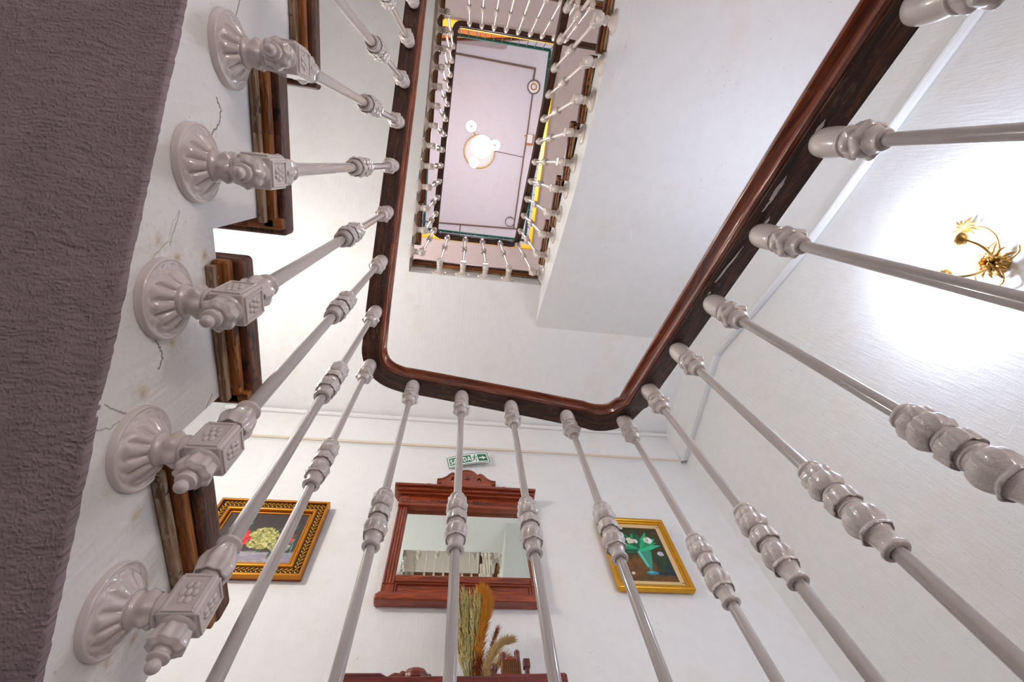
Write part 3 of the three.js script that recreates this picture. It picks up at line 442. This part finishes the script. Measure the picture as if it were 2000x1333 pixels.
{
  const o = thing('framed_painting', 'white flowers in a green glass, plain gold frame with linen mat, right of mirror', 'painting', [.992, 1.424, ZW0 + .006], 0);
  const W = .183, H = .428; o.rotation.x = .025; o.rotation.z = -.012;
  part('frame', merge([ring4(-W, W, 0, H, .022, 0, .032, .009), ring4(-W + .019, W - .019, .019, H - .019, .012, 0, .024, .005)]), M.gold, o);
  part('frame_groove', ring4(-W + .0165, W - .0165, .0165, H - .0165, .006, .002, .0215, .001), M.goldDark, o);
  part('mat', ring4(-W + .029, W - .029, .029, H - .029, .024, .002, .014, .002), M.linen, o, 'cream linen mat');
  part('canvas', canvasPlane(-W + .050, W - .050, .050, H - .050, .008), std({ map: vaseTex, roughness: .5 }), o);
}
{
  // wall mirror in a carved mahogany frame
  const o = thing('wall_mirror', 'large wall mirror in a carved reddish wooden frame with crest and fluted sides', 'mirror', [.125, 0, ZW0 + .002], 0);
  const X0 = -.345, X1 = .345, m = M.mahogany;
  part('back_board', box(X0 + .01, X1 - .01, 1.35, 1.94, 0, .012), M.mahoganyDark, o);
  const TILT = -.032, tip = (g) => { g.translate(0, -1.672, -.022); g.rotateX(TILT); g.translate(0, 1.672, .024); return g; };
  const gl = new THREE.BoxGeometry(.588, .416, .004); gl.translate(0, 1.672, .022); part('mirror_glass', tip(gl), M.mirror, o);
  { // bevel round the glass
    const x = .292, y0 = 1.466, y1 = 1.878, w = .016, z0 = .0242, z1 = .0205; const q = [[-x, y0, x, y0, -x + w, y0 + w, x - w, y0 + w], [x, y0, x, y1, x - w, y0 + w, x - w, y1 - w], [x, y1, -x, y1, x - w, y1 - w, -x + w, y1 - w], [-x, y1, -x, y0, -x + w, y1 - w, -x + w, y0 + w]];
    const pos = []; for (const a of q) { const A = [a[0], a[1], z1 + .0035], B = [a[2], a[3], z1 + .0035], C = [a[4], a[5], z0 + .0005], D = [a[6], a[7], z0 + .0005]; pos.push(...A, ...B, ...D, ...A, ...D, ...C); }
    const g = new THREE.BufferGeometry(); g.setAttribute('position', new THREE.Float32BufferAttribute(pos, 3)); tip(g); g.computeVertexNormals(); part('bevel', g, M.mirror, o);
  }
  for (const s of [-1, 1]) {
    const a = s < 0 ? X0 + .004 : .290, b = s < 0 ? -.290 : X1 - .004; const f = [box(a, b, 1.375, 1.885, .008, .034, .002, 'y')];
    for (let k = 0; k < 4; k++) { const c = a + (b - a) * (k + .5) / 4; f.push(rod([c, 1.42, .034], [c, 1.87, .034], .0048, 10)); }
    part('pilaster', uvm(merge(f), 'y'), m, o);
    part('capital_block', merge([box(a - .002, b + .002, 1.888, 1.948, .008, .044, .003), box(a + .01, b - .01, 1.897, 1.94, .044, .048, .002)]), m, o);
  }
  part('frieze', box(-.29, .29, 1.886, 1.948, .008, .040, .002, 'x'), m, o);
  part('frieze_moulding', merge([box(X0 + .002, X1 - .002, 1.872, 1.886, .008, .050, .004, 'x')]), m, o);
  { // carved sprig on the frieze
    const lf = []; for (const s of [-1, 1]) for (let i = 0; i < 9; i++) { const x = s * (.04 + i * .017); for (const k of [-1, 1]) { const e = new THREE.SphereGeometry(.012 - i * .0006, 8, 6).scale(1, .3, .35); e.rotateZ(s * k * .5); e.translate(x, 1.917 + k * .006 * (1 - i / 14), .041); lf.push(e); } } lf.push(new THREE.SphereGeometry(.014, 10, 8).scale(1, 1, .4).translate(0, 1.917, .041));
    part('carved_sprig', merge(lf), M.mahoganyDark, o, 'darker carved leaf sprig');
  }
  part('cornice', merge([box(X0 - .012, X1 + .012, 1.948, 1.962, .0, .060, .004, 'x'), box(X0 - .022, X1 + .022, 1.962, 1.978, .0, .076, .006, 'x'), box(X0 - .030, X1 + .030, 1.978, 1.994, .0, .090, .005, 'x')]), m, o);
  part('lower_rail', box(-.29, .29, 1.434, 1.466, .008, .034, .003, 'x'), m, o);
  part('panel', box(-.278, .278, 1.386, 1.430, .008, .022, .001, 'x'), m, o);
  part('panel_frame', ring4(-.29, .29, 1.376, 1.436, .010, .008, .029, .003), m, o);
  part('base_moulding', merge([box(X0 - .004, X1 - .004, 1.366, 1.380, .0, .040, .004, 'x'), box(X0 - .014, X1 - .002, 1.336, 1.368, .0, .050, .009, 'x')]), m, o);
  { // crest with scrolled wings and a pierced eye on each side
    const s = new THREE.Shape(); const P = [[0, .112], [.03, .108], [.052, .092], [.064, .082], [.078, .088], [.092, .080], [.112, .060], [.135, .048], [.160, .044], [.160, .030], [.148, .022], [.135, .020], [.142, .010], [.165, .006], [.19, .012], [.206, .014], [.222, .006], [.24, 0]];
    s.moveTo(-.24, 0); for (const [x, y] of P.slice().reverse()) s.lineTo(-x, y); for (const [x, y] of P.slice(1)) s.lineTo(x, y); s.lineTo(-.24, 0);
    const holes = []; for (const k of [-1, 1]) { const h = new THREE.Path(); const pts = [[.052, .038], [.058, .058], [.072, .064], [.082, .054], [.084, .036], [.077, .030], [.074, .044], [.066, .046], [.060, .036]]; pts.forEach(([x, y], i) => i ? h.lineTo(k * x, y) : h.moveTo(k * x, y)); h.closePath(); holes.push(h); }
    const g = extrudeZ(s, .052, .078, .003, holes); g.scale(1, 1.28, 1); g.translate(0, 1.994, 0); part('crest', g, m, o);
    const wing = []; for (const k of [-1, 1]) wing.push(tube([[k * .062, .080, .038], [k * .078, .085, .040], [k * .092, .076, .040], [k * .112, .056, .040], [k * .135, .044, .040], [k * .158, .040, .040]].map(p => [p[0], p[1] * 1.28 + 1.994, p[2] + .038]), .0055, 24, 8));
    wing.push(tube([[-.058, .082, .036], [-.03, .103, .038], [0, .108, .039], [.03, .103, .038], [.058, .082, .036]].map(p => [p[0], p[1] * 1.28 + 1.994, p[2] + .038]), .006, 24, 8)); part('crest_moulding', merge(wing), m, o);
    part('crest_boss', new THREE.SphereGeometry(.016, 14, 10).scale(1.1, .8, .6).translate(.0, 2.064, .078), M.mahoganyDark, o, 'dark round boss');
  }
}
{
  // bent plastic exit sign, hung askew
  const t = canvasTex(768, 256, (g, w, h) => {
    g.fillStyle = '#e9efe9'; g.fillRect(0, 0, w, h); g.strokeStyle = '#0b6b49'; g.lineWidth = 14; g.strokeRect(12, 12, w - 24, h - 24);
    g.fillStyle = '#0a6a48'; g.fillRect(40, 44, 398, h - 88); g.fillRect(560, 44, 168, h - 88);
    g.fillStyle = '#f2f6f2'; g.font = 'bold 138px sans-serif'; g.textAlign = 'center'; g.textBaseline = 'middle'; g.save(); g.translate(240, 132); g.scale(.80, 1.12); g.fillText('SALIDA', 0, 0); g.restore();
    g.fillStyle = '#f2f6f2'; g.beginPath(); g.moveTo(582, 116); g.lineTo(646, 116); g.lineTo(640, 84); g.lineTo(712, 130); g.lineTo(640, 174); g.lineTo(646, 144); g.lineTo(582, 144); g.fill();
    g.fillStyle = '#0a6a48'; g.strokeStyle = '#0a6a48'; g.lineCap = 'round'; g.lineWidth = 16; g.beginPath(); g.arc(512, 66, 15, 0, 7); g.fill(); const ln = (...p) => { g.beginPath(); g.moveTo(p[0], p[1]); for (let i = 2; i < p.length; i += 2) g.lineTo(p[i], p[i + 1]); g.stroke(); };
    g.lineWidth = 24; ln(502, 96, 490, 140); g.lineWidth = 13; ln(504, 98, 534, 112, 548, 96); ln(500, 96, 474, 100, 462, 122); g.lineWidth = 15; ln(490, 142, 520, 162, 518, 204); ln(490, 142, 474, 176, 446, 184);
  });
  const o = thing('exit_sign', 'bent green and white SALIDA sign with an arrow, above the mirror', 'sign', [.137, 2.313, ZW0 + .030], 0);
  const W = .255, H = .104, g = new THREE.BoxGeometry(W, H, .003, 24, 1, 1); const p = g.attributes.position; for (let i = 0; i < p.count; i++) { const s = p.getX(i) / W * 2; p.setZ(i, p.getZ(i) + .012 * (1 - s * s) - .012); } g.computeVertexNormals();
  const edge = std({ color: 0xdfe6e0, roughness: .4 }); const b = part('sign_board', g, [edge, edge, edge, edge, std({ map: t, roughness: .35 }), edge], o); b.rotation.z = .19; b.rotation.y = -.10;
  part('bracket', merge([box(-.02, -.004, -.02, .02, -.028, -.006), box(.06, .076, -.006, .034, -.028, -.012)]), M.white, o);
}

// ------------------------------------------------------------------ cabinet with the dried flowers
{
  const o = thing('cabinet', 'dark red wooden cabinet with a shaped top edge, under the mirror', 'cabinet', [.093, L.floor, ZW0 + .004], 0);
  const y = .90 - L.floor, c = M.cabinet;
  part('body', box(-.325, .325, 0, y - .075, 0, .262, .004, 'x'), c, o);
  part('top', box(-.34, .34, y - .075, y - .05, 0, .282, .008, 'x'), c, o);
  const sh = new THREE.Shape(); const P = [[-.332, -.05], [-.332, .002], [-.324, .006], [-.225, .006], [-.208, -.003], [-.19, -.003], [.20, -.003], [.218, .003], [.324, .006], [.332, .002], [.332, -.05]]; P.forEach(([a, b], i) => i ? sh.lineTo(a, b + y) : sh.moveTo(a, b + y)); sh.closePath();
  part('gallery', extrudeZ(sh, .258, .284, .005), c, o, 'shaped lip along the top');
  for (const s of [-1, 1]) { const d = part('door', merge([box(s < 0 ? -.315 : .004, s < 0 ? -.004 : .315, .03, y - .09, .262, .276, .003, 'y'), box(s < 0 ? -.275 : .044, s < 0 ? -.044 : .275, .08, y - .14, .276, .282, .003, 'y')]), c, o); part('knob', new THREE.SphereGeometry(.011, 12, 8).translate(s * .022, .26, .288), M.brass, d); }
}
const CT = .826; // top of the cabinet
{
  const o = thing('vase', 'small brown vase holding the dried grasses, behind the lip of the cabinet', 'vase', [.145, CT, -1.53]);
  part('body', turned([[0, 0], [.026, 0], [.034, .02], [.038, .045], [.03, .07], [.02, .082], [.023, .092], [.019, .092], [.016, .08], [0, .05]], 28), M.ceramic, o);
}
function bundle(name, label, mat, list) { const o = thing(name, label, 'dried flowers', [.145, CT, -1.53]); for (const [n, g, m, l] of list) part(n, g, m, o, l); return o; }
{
  const R = rng(31);
  // tall green and straw coloured ears
  const stems = [], ears = [];
  for (let i = 0; i < 40; i++) {
    const bx = (R() - .5) * .02, bz = (R() - .5) * .016, tx = -.085 + .115 * R(), tz = (R() - .5) * .05, h = .32 + R() * .155; const p = [[bx, .02, bz], [bx + tx * .35, h * .4, bz + tz * .3], [bx + tx * .8, h * .75, tz * .7], [bx + tx * 1.05, h, tz]];
    stems.push(tube(p, .0012, 10, 5)); const c = new THREE.CatmullRomCurve3(p.map(q => new THREE.Vector3(...q)));
    for (let k = 0; k < 34; k++) { const t = .42 + .58 * k / 34, q = c.getPoint(t), d = c.getTangent(t); const a = R() * 6.3, out = .004 + .005 * Math.sin(Math.PI * k / 34); const g = new THREE.ConeGeometry(.0026, .024 + .014 * R(), 4); g.translate(0, .011, 0); const dir = d.clone().add(new THREE.Vector3(Math.cos(a), 0, Math.sin(a)).multiplyScalar(.28)).normalize(); g.applyQuaternion(new THREE.Quaternion().setFromUnitVectors(new THREE.Vector3(0, 1, 0), dir)); g.translate(q.x + Math.cos(a) * out * .4, q.y, q.z + Math.sin(a) * out * .4); ears.push(g); }
  }
  const half = Math.floor(ears.length / 2);
  bundle('dried_grass', 'tall straw and green dried grass ears in the cabinet vase', null, [['stems', merge(stems), M.strawGreen], ['ears', merge(ears.slice(0, half)), M.straw], ['green_ears', merge(ears.slice(half)), M.strawGreen, 'greener ears']]);
}
function plume(label, mats, p, r0, n, len, seed, stemMat) {
  const R = rng(seed), c = new THREE.CatmullRomCurve3(p.map(q => new THREE.Vector3(...q))), hairs = [[], []];
  for (let k = 0; k < n; k++) { const t = .15 + .85 * k / n, q = c.getPoint(t), d = c.getTangent(t), a = R() * 6.3; const g = new THREE.ConeGeometry(.0013, len * (.6 + .7 * R()), 3); g.translate(0, len * .4, 0); const dir = d.clone().multiplyScalar(.8).add(new THREE.Vector3(Math.cos(a), .1, Math.sin(a)).multiplyScalar(.75 * R() + .1)).normalize(); g.applyQuaternion(new THREE.Quaternion().setFromUnitVectors(new THREE.Vector3(0, 1, 0), dir)); g.translate(q.x + Math.cos(a) * r0 * R(), q.y, q.z + Math.sin(a) * r0 * R()); hairs[t < .26 ? 0 : 1].push(g); }
  const o = thing('dried_plume', label, 'dried flowers', [.145, CT, -1.53]); part('stem', tube(p, .0018, 14, 5), stemMat, o); part('lower_plume', merge(hairs[0]), mats[0], o); part('upper_plume', merge(hairs[1]), mats[1], o);
}
plume('orange dyed plume bending at its tip in the cabinet vase', [M.plumeRust, M.plumeOrange], [[.012, .02, .0], [.018, .15, .004], [.03, .28, .006], [.052, .36, .008], [.058, .41, .008], [.040, .456, .008]], .017, 2600, .034, 41, M.plumeRust);
plume('feathery pale tan plume leaning right in the cabinet vase', [M.plumeTan, M.plumeTan], [[.02, .02, .004], [.04, .13, .01], [.066, .20, .016], [.096, .235, .02], [.128, .245, .022]], .014, 700, .034, 42, M.plumeTan);
plume('thin reddish wild grass sprig leaning right behind the pale plume', [M.plumeTan, M.plumeRust], [[.02, .02, -.004], [.045, .16, -.006], [.07, .25, -.008], [.094, .31, -.01]], .006, 220, .026, 43, M.plumeTan);
plume('loose fan of pale tan grass between the orange plume and the trinket', [M.plumeTan, M.plumeTan], [[.02, .02, .008], [.045, .10, .02], [.075, .155, .03], [.104, .18, .036]], .012, 320, .036, 44, M.plumeTan);
{
  // carved wooden pieces on the lip of the cabinet
  const o = thing('wood_carving', 'small dark red carved wooden shell on the left of the cabinet top', 'carving', [-.032, .897, -1.43]);
  part('shell', turned(smooth([[.0, .032], [.014, .030], [.026, .022], [.031, .010], [.030, .0]], 16).map(q => [q[0], q[1], 1]), 32, (a) => .0014 * Math.cos(10 * a)).scale(1.15, 1, .6), M.cabinet, o);
  part('scroll', merge([new THREE.SphereGeometry(.011, 12, 8).translate(-.038, .012, 0), tube([[-.075, .004, 0], [-.06, .012, 0], [-.04, .008, 0]], .006, 12, 8)]), M.mahogany, o); part('scroll', new THREE.SphereGeometry(.008, 12, 8).translate(.04, .007, 0), M.mahogany, o);
}
{
  const o = thing('wood_carving', 'carved wooden trinket with fluted middle and two knobs, right of the dried grasses', 'carving', [.255, .897, -1.43]);
  const f = []; for (let k = 0; k < 9; k++) f.push(rod([-.028 + .007 * k, .0, .012], [-.024 + .006 * k, .046, .012], .0030, 8)); f.push(box(-.031, .031, 0, .05, -.004, .011, .003)); part('fluted_body', merge(f), M.treadBrown, o, 'lighter fluted body');
  part('knob', merge([rod([-.024, .045, .006], [-.022, .066, .006], .0085, 12), new THREE.SphereGeometry(.0095, 12, 8).translate(-.022, .067, .006)]), M.cabinet, o); part('knob', merge([rod([.022, .045, .006], [.022, .073, .006], .0085, 12), new THREE.SphereGeometry(.0095, 12, 8).translate(.022, .074, .006)]), M.cabinet, o);
  part('saddle', turned([[0, .0], [.012, 0], [.015, .006], [.011, .012], [0, .013]], 16).scale(1.4, 1, .8).translate(0, .047, .006), M.mahogany, o);
  part('post', merge([box(-.062, -.046, 0, .018, -.004, .012, .003), new THREE.SphereGeometry(.0125, 12, 8).scale(1, 1.3, 1).translate(-.054, .026, .004)]), M.mahoganyDark, o); part('post', merge([box(.043, .056, 0, .03, -.004, .012, .003), box(.039, .060, .028, .054, -.006, .014, .003)]), M.mahoganyDark, o);
  part('foot', box(-.066, .064, -.004, .006, -.008, .016, .002), M.cabinet, o);
}

// ------------------------------------------------------------------ lamps
function lampLight(p, power, tint, size, parent) { const l = new THREE.PointLight(tint, power, 0, 2); l.position.set(...p); l.castShadow = true; l.shadow.radius = size / .02; l.shadow.mapSize.set(1024, 1024); parent.add(l); return l; }
function bulbMat(tint, k) { return std({ color: 0xffffff, emissive: tint, emissiveIntensity: k, roughness: .3 }); }
function sconce(label, pos, turn, key) { // local +z leaves the wall
  const o = thing('wall_sconce', label, 'lamp', pos, turn);
  const lf = [], R = rng(9);
  const leaf = (a, l, w, lift) => { const g = new THREE.SphereGeometry(1, 8, 10).scale(w, l / 2, .0035); const P = g.attributes.position; g.translate(0, l / 2, 0); for (let i = 0; i < P.count; i++) { const t = P.getY(i) / l; P.setZ(i, P.getZ(i) + .008 + lift * Math.sin(t * 2.6) ); P.setX(i, P.getX(i) + w * .7 * t * t * 1.6); } g.computeVertexNormals(); g.rotateZ(a); return g; };
  for (let i = 0; i < 13; i++) lf.push(leaf(i / 13 * 6.283 + .2, .042 + .026 * R(), .0062, .018 + .014 * R())); for (let i = 0; i < 11; i++) lf.push(leaf(i / 11 * 6.283, .034 + .008 * R(), .0052, .034)); for (let i = 0; i < 7; i++) lf.push(leaf(i / 7 * 6.283 + .4, .022, .005, .046));
  part('leaf_cluster', merge(lf), M.brass, o, 'brass leaves curling from the wall plate');
  part('wall_plate', turned([[0, .0], [.03, 0], [.031, .006], [.022, .012], [.014, .02], [0, .022]], 28).rotateX(Math.PI / 2), M.brass, o);
  const curl = []; for (const s of [-1, 1]) { curl.push(tube([[0, -.01, .012], [s * .02, -.035, .02], [s * .045, -.05, .022], [s * .062, -.04, .018]], .0028, 18, 7)); curl.push(tube([[0, .01, .012], [s * .025, .032, .02], [s * .05, .03, .02], [s * .068, .018, .014]], .0026, 18, 7)); } part('tendril', merge(curl), M.brass, o);
  // palm spray rising on a bent stem
  part('palm_stem', tube([[.0, .004, .018], [.040, -.002, .026], [.078, .022, .030], [.097, .066, .032], [.086, .110, .030]], .0034, 28, 8), M.brass, o);
  const pf = []; for (let i = 0; i < 15; i++) { const g = leaf(i * .419 + .1 * (i % 2), .030 + .012 * (i % 3) / 2, .0042, .010); g.translate(.084, .114, .020); pf.push(g); } part('palm_leaf', merge(pf), M.brass, o);
  for (const s of [-1, 1]) {
    part('arm', tube([[0, 0, .015], [s * .02, -.02, .06], [s * .045, -.01, .10], [s * .055, .025, .12]], .0042, 24, 8), M.brass, o);
    const cup = turned([[0, .02], [.012, .022], [.02, .032], [.022, .038], [.012, .038], [.011, .06], [0, .06]], 20); cup.translate(s * .055, 0, .12); part('candle_cup', cup, M.brass, o);
    const b = turned([[0, .06], [.01, .061], [.017, .075], [.019, .09], [.015, .11], [.007, .128], [0, .138]], 20); b.translate(s * .055, 0, .12); const bm = part('bulb', b, bulbMat(TINT[key], 14), o, 'glowing candle bulb'); bm.castShadow = false;
    lampLight([s * .055, .092, .12], POWER[key] / 2, TINT[key], .017, o);
  }
  return o;
}
sconce('lit brass wall sconce with curling leaves and palm spray on the right wall', [XW1, 1.235, -.085], -Math.PI / 2, 'sconceRight');
sconce('brass wall sconce on the left wall behind the stair flight, hidden in the photo', [XW0, 1.74, -.45], Math.PI / 2, 'sconceLeft');
sconce('brass wall sconce on the left wall of the upper storey, hidden by the flight', [XW0, 4.55, -.45], Math.PI / 2, 'upper');
{
  // added fill lamp, unseen, to brighten the left string and the undersides
  const o = thing('added_fill_lamp', 'added unseen globe lamp for fill light, on the right wall by the low flight', 'lamp', [XW1, -.45, 1.85], -Math.PI / 2);
  part('wall_plate', turned([[0, 0], [.05, 0], [.05, .01], [.03, .02], [0, .02]], 24).rotateX(Math.PI / 2), M.brass, o); part('arm', rod([0, 0, .01], [0, 0, .1], .008), M.brass, o);
  const b = part('globe', new THREE.SphereGeometry(.07, 24, 16).translate(0, 0, .16), bulbMat(TINT.hallFill, 3), o); b.castShadow = false; lampLight([0, 0, .16], POWER.hallFill, TINT.hallFill, .065, o);
}
{
  // pendant at the top of the well: a plate on the ceiling, a stem, a bowl and three arms that end in glowing rings
  const o = thing('ceiling_lamp', 'glowing lamp with three ring arms hanging from a brass rimmed ceiling plate', 'lamp', [.115, YC, .185]), D = -1.75;
  part('ceiling_plate', turned([[0, -.03], [.20, -.03], [.25, -.022], [.262, -.008], [.262, 0], [0, 0]], 48), M.white, o);
  part('rim', new THREE.TorusGeometry(.262, .012, 10, 48).rotateX(Math.PI / 2).translate(0, -.014, 0), M.brass, o, 'brass rim');
  part('stem', rod([0, -.03, 0], [0, D + .08, 0], .012), M.brass, o);
  const arms = [[-.165, .27], [.185, .075], [-.085, -.185]]; const bm = bulbMat(TINT.chandelier, 9);
  arms.forEach(([x, z]) => {
    part('arm', tube([[0, D + .05, 0], [x * .4, D + .01, z * .4], [x * .75, D + .04, z * .75]], .009, 18, 8), M.brass, o);
    const b = part('ring_tube', new THREE.TorusGeometry(.046, .023, 14, 32).rotateX(Math.PI / 2).translate(x, D + .04, z), bm, o, 'glowing ring tube'); b.castShadow = false;
  });
  const g = part('globe', new THREE.SphereGeometry(.15, 32, 20).scale(1, .75, 1).translate(0, D - .02, .03), bm, o, 'large glowing globe'); g.castShadow = false;
  lampLight([0, D - .02, .03], POWER.chandelier, TINT.chandelier, .09, o);
}

// ------------------------------------------------------------------ top storey: teal railing, conduits, wooden cornice
{
  const y = 6.75, x0 = -.60, x1 = .872, z0 = -.972, z1 = 1.462, r = .017;
  const o = thing('well_railing', 'dark teal metal railing with thin rods round the top floor opening', 'railing', [0, 0, 0]);
  const bar = (x0, x1, z0, z1) => box(x0, x1, y - .02, y + .02, z0, z1, .006); const rails = [bar(x0, x1, z0 - r, z0 + r), bar(x0, x1, z1 - r, z1 + r), bar(x0 - r, x0 + r, z0, z1), bar(x1 - r, x1 + r, z0, z1)];
  for (const g of rails) part('rail', g, M.teal, o);
  const v = new THREE.CylinderGeometry(.0055, .0055, y - TOP.y1, 6); v.translate(0, (y + TOP.y1) / 2, 0); const put = (x, z) => { const m = part('rod', v, M.wire, o); m.position.set(x, 0, z); };
  for (let i = 0; i <= 14; i++) { put(x0 + (x1 - x0) * i / 14, z0); put(x0 + (x1 - x0) * i / 14, z1); } for (let i = 1; i < 22; i++) { put(x0, z0 + (z1 - z0) * i / 22); put(x1, z0 + (z1 - z0) * i / 22); }
}
function cable(label, pts, r, m) { const g = []; for (let i = 0; i < pts.length - 1; i++) { g.push(rod([pts[i][0], YC - r, pts[i][1]], [pts[i + 1][0], YC - r, pts[i + 1][1]], r, 7)); g.push(new THREE.SphereGeometry(r, 7, 5).translate(pts[i + 1][0], YC - r, pts[i + 1][1])); } const o = thing('conduit', label, 'conduit', [0, 0, 0]); part('pipe', merge(g), m, o); return o; }
cable('dark conduit along the front edge of the top ceiling', [[-1.38, 1.63], [-.42, 1.597], [.90, 1.565], [.89, 1.36]], .014, M.conduit);
cable('brown conduit down the right of the top ceiling past the copper box', [[.91, 1.26], [.905, .55], [.893, .174], [.874, -1.035]], .011, M.conduit);
cable('dark conduit along the back edge of the top ceiling', [[-1.38, -1.12], [-.538, -1.10], [.93, -1.045]], .012, M.conduit);
cable('thin wire from the ceiling lamp to the right conduit', [[.38, .23], [.893, .195]], .006, M.conduit);
cable('short conduit spur behind the back conduit on the top ceiling', [[-.11, -1.085], [-.105, -1.34]], .008, M.conduit);
{
  const o = thing('smoke_detector', 'round white detector with a brown rim on the top ceiling', 'detector', [.915, YC, 1.30]); part('base', turned([[0, -.03], [.07, -.03], [.10, -.018], [.11, 0], [0, 0]], 32), M.white, o);
  part('rim', new THREE.TorusGeometry(.098, .010, 8, 32).rotateX(Math.PI / 2).translate(0, -.018, 0), M.conduit, o); part('inner_ring', new THREE.TorusGeometry(.045, .008, 8, 24).rotateX(Math.PI / 2).translate(0, -.032, 0), M.copper, o);
  const d = thing('junction_box', 'small copper and white box on the right ceiling conduit', 'box', [.962, YC, .50]); part('case', box(-.05, .05, -.05, 0, -.07, .07, .006), M.white, d); part('clip', box(-.055, .055, -.056, -.004, -.10, -.071, .004), M.copper, d); part('bracket', merge([box(-.095, -.056, -.03, -.001, .03, .055, .003), box(.042, .056, -.054, -.002, -.07, .075, .003)]), M.copper, d);
  const h = thing('ceiling_hook', 'thin wire hoop at the back right of the top ceiling', 'hook', [.79, YC, -.93]); part('hoop', new THREE.TorusGeometry(.085, .006, 6, 32).rotateX(Math.PI / 2).translate(0, -.02, 0), M.conduit, h); part('clip', box(-.012, .012, -.03, 0, .07, .09, .003), M.conduit, h);
}
{
  const o = thing('wooden_panel', 'orange wooden boards with a sloping dark top rail beyond the top railing', 'panelling', [0, 0, 0]);
  const z0 = 1.60, top = (x) => 6.93 + (.56 - x) * .695; for (let k = 0; k < 13; k++) { const a = .56 - .15 * (k + 1) + .004, c = .56 - .15 * k; part('board', extrudeZ([[a, TOP.y1], [c, TOP.y1], [c, top(c)], [a, top(a)]], z0, z0 + .022, .002), M.orangeWood, o); }
  part('top_rail', extrudeZ([[-1.39, top(-1.39)], [.60, top(.60)], [.60, top(.60) + .05], [-1.39, top(-1.39) + .05]], z0 - .03, z0 + .05, .008), M.treadDark, o, 'dark sloping rail'); part('post', box(.562, .605, TOP.y1, top(.6), z0 - .01, z0 + .03, .004, 'y'), M.orangeWood, o);
  const b = thing('ceiling_shape', 'flat mauve shape with a rounded corner on the top ceiling above the orange boards', 'panel', [0, 0, 0]); const s = new THREE.Shape(); s.moveTo(-1.38, -1.90); s.lineTo(.36, -1.90); s.lineTo(.41, -1.86); s.lineTo(.40, -1.80); s.quadraticCurveTo(.38, -1.765, .30, -1.762); s.lineTo(-1.38, -1.72); s.closePath();  // flat mauve shape just under the ceiling, one corner rounded
  const g = new THREE.ExtrudeGeometry(s, { depth: .03, bevelEnabled: false, curveSegments: 8 }); g.rotateX(-Math.PI / 2); g.translate(0, YC - .031, 0); part('board', uvm(g), M.mauveShape, b);
}
scene.traverse(o => { if (o.isMesh) { o.receiveShadow = true; if (o.castShadow === undefined) o.castShadow = true; } });
scene.traverse(o => { if (/^(stems|ears|green_ears|lower_plume|upper_plume|carved_leaves|leaf_cluster|palm_leaf)$/.test(o.name)) o.userData.kind = 'stuff'; });
renderer.render(scene, camera);
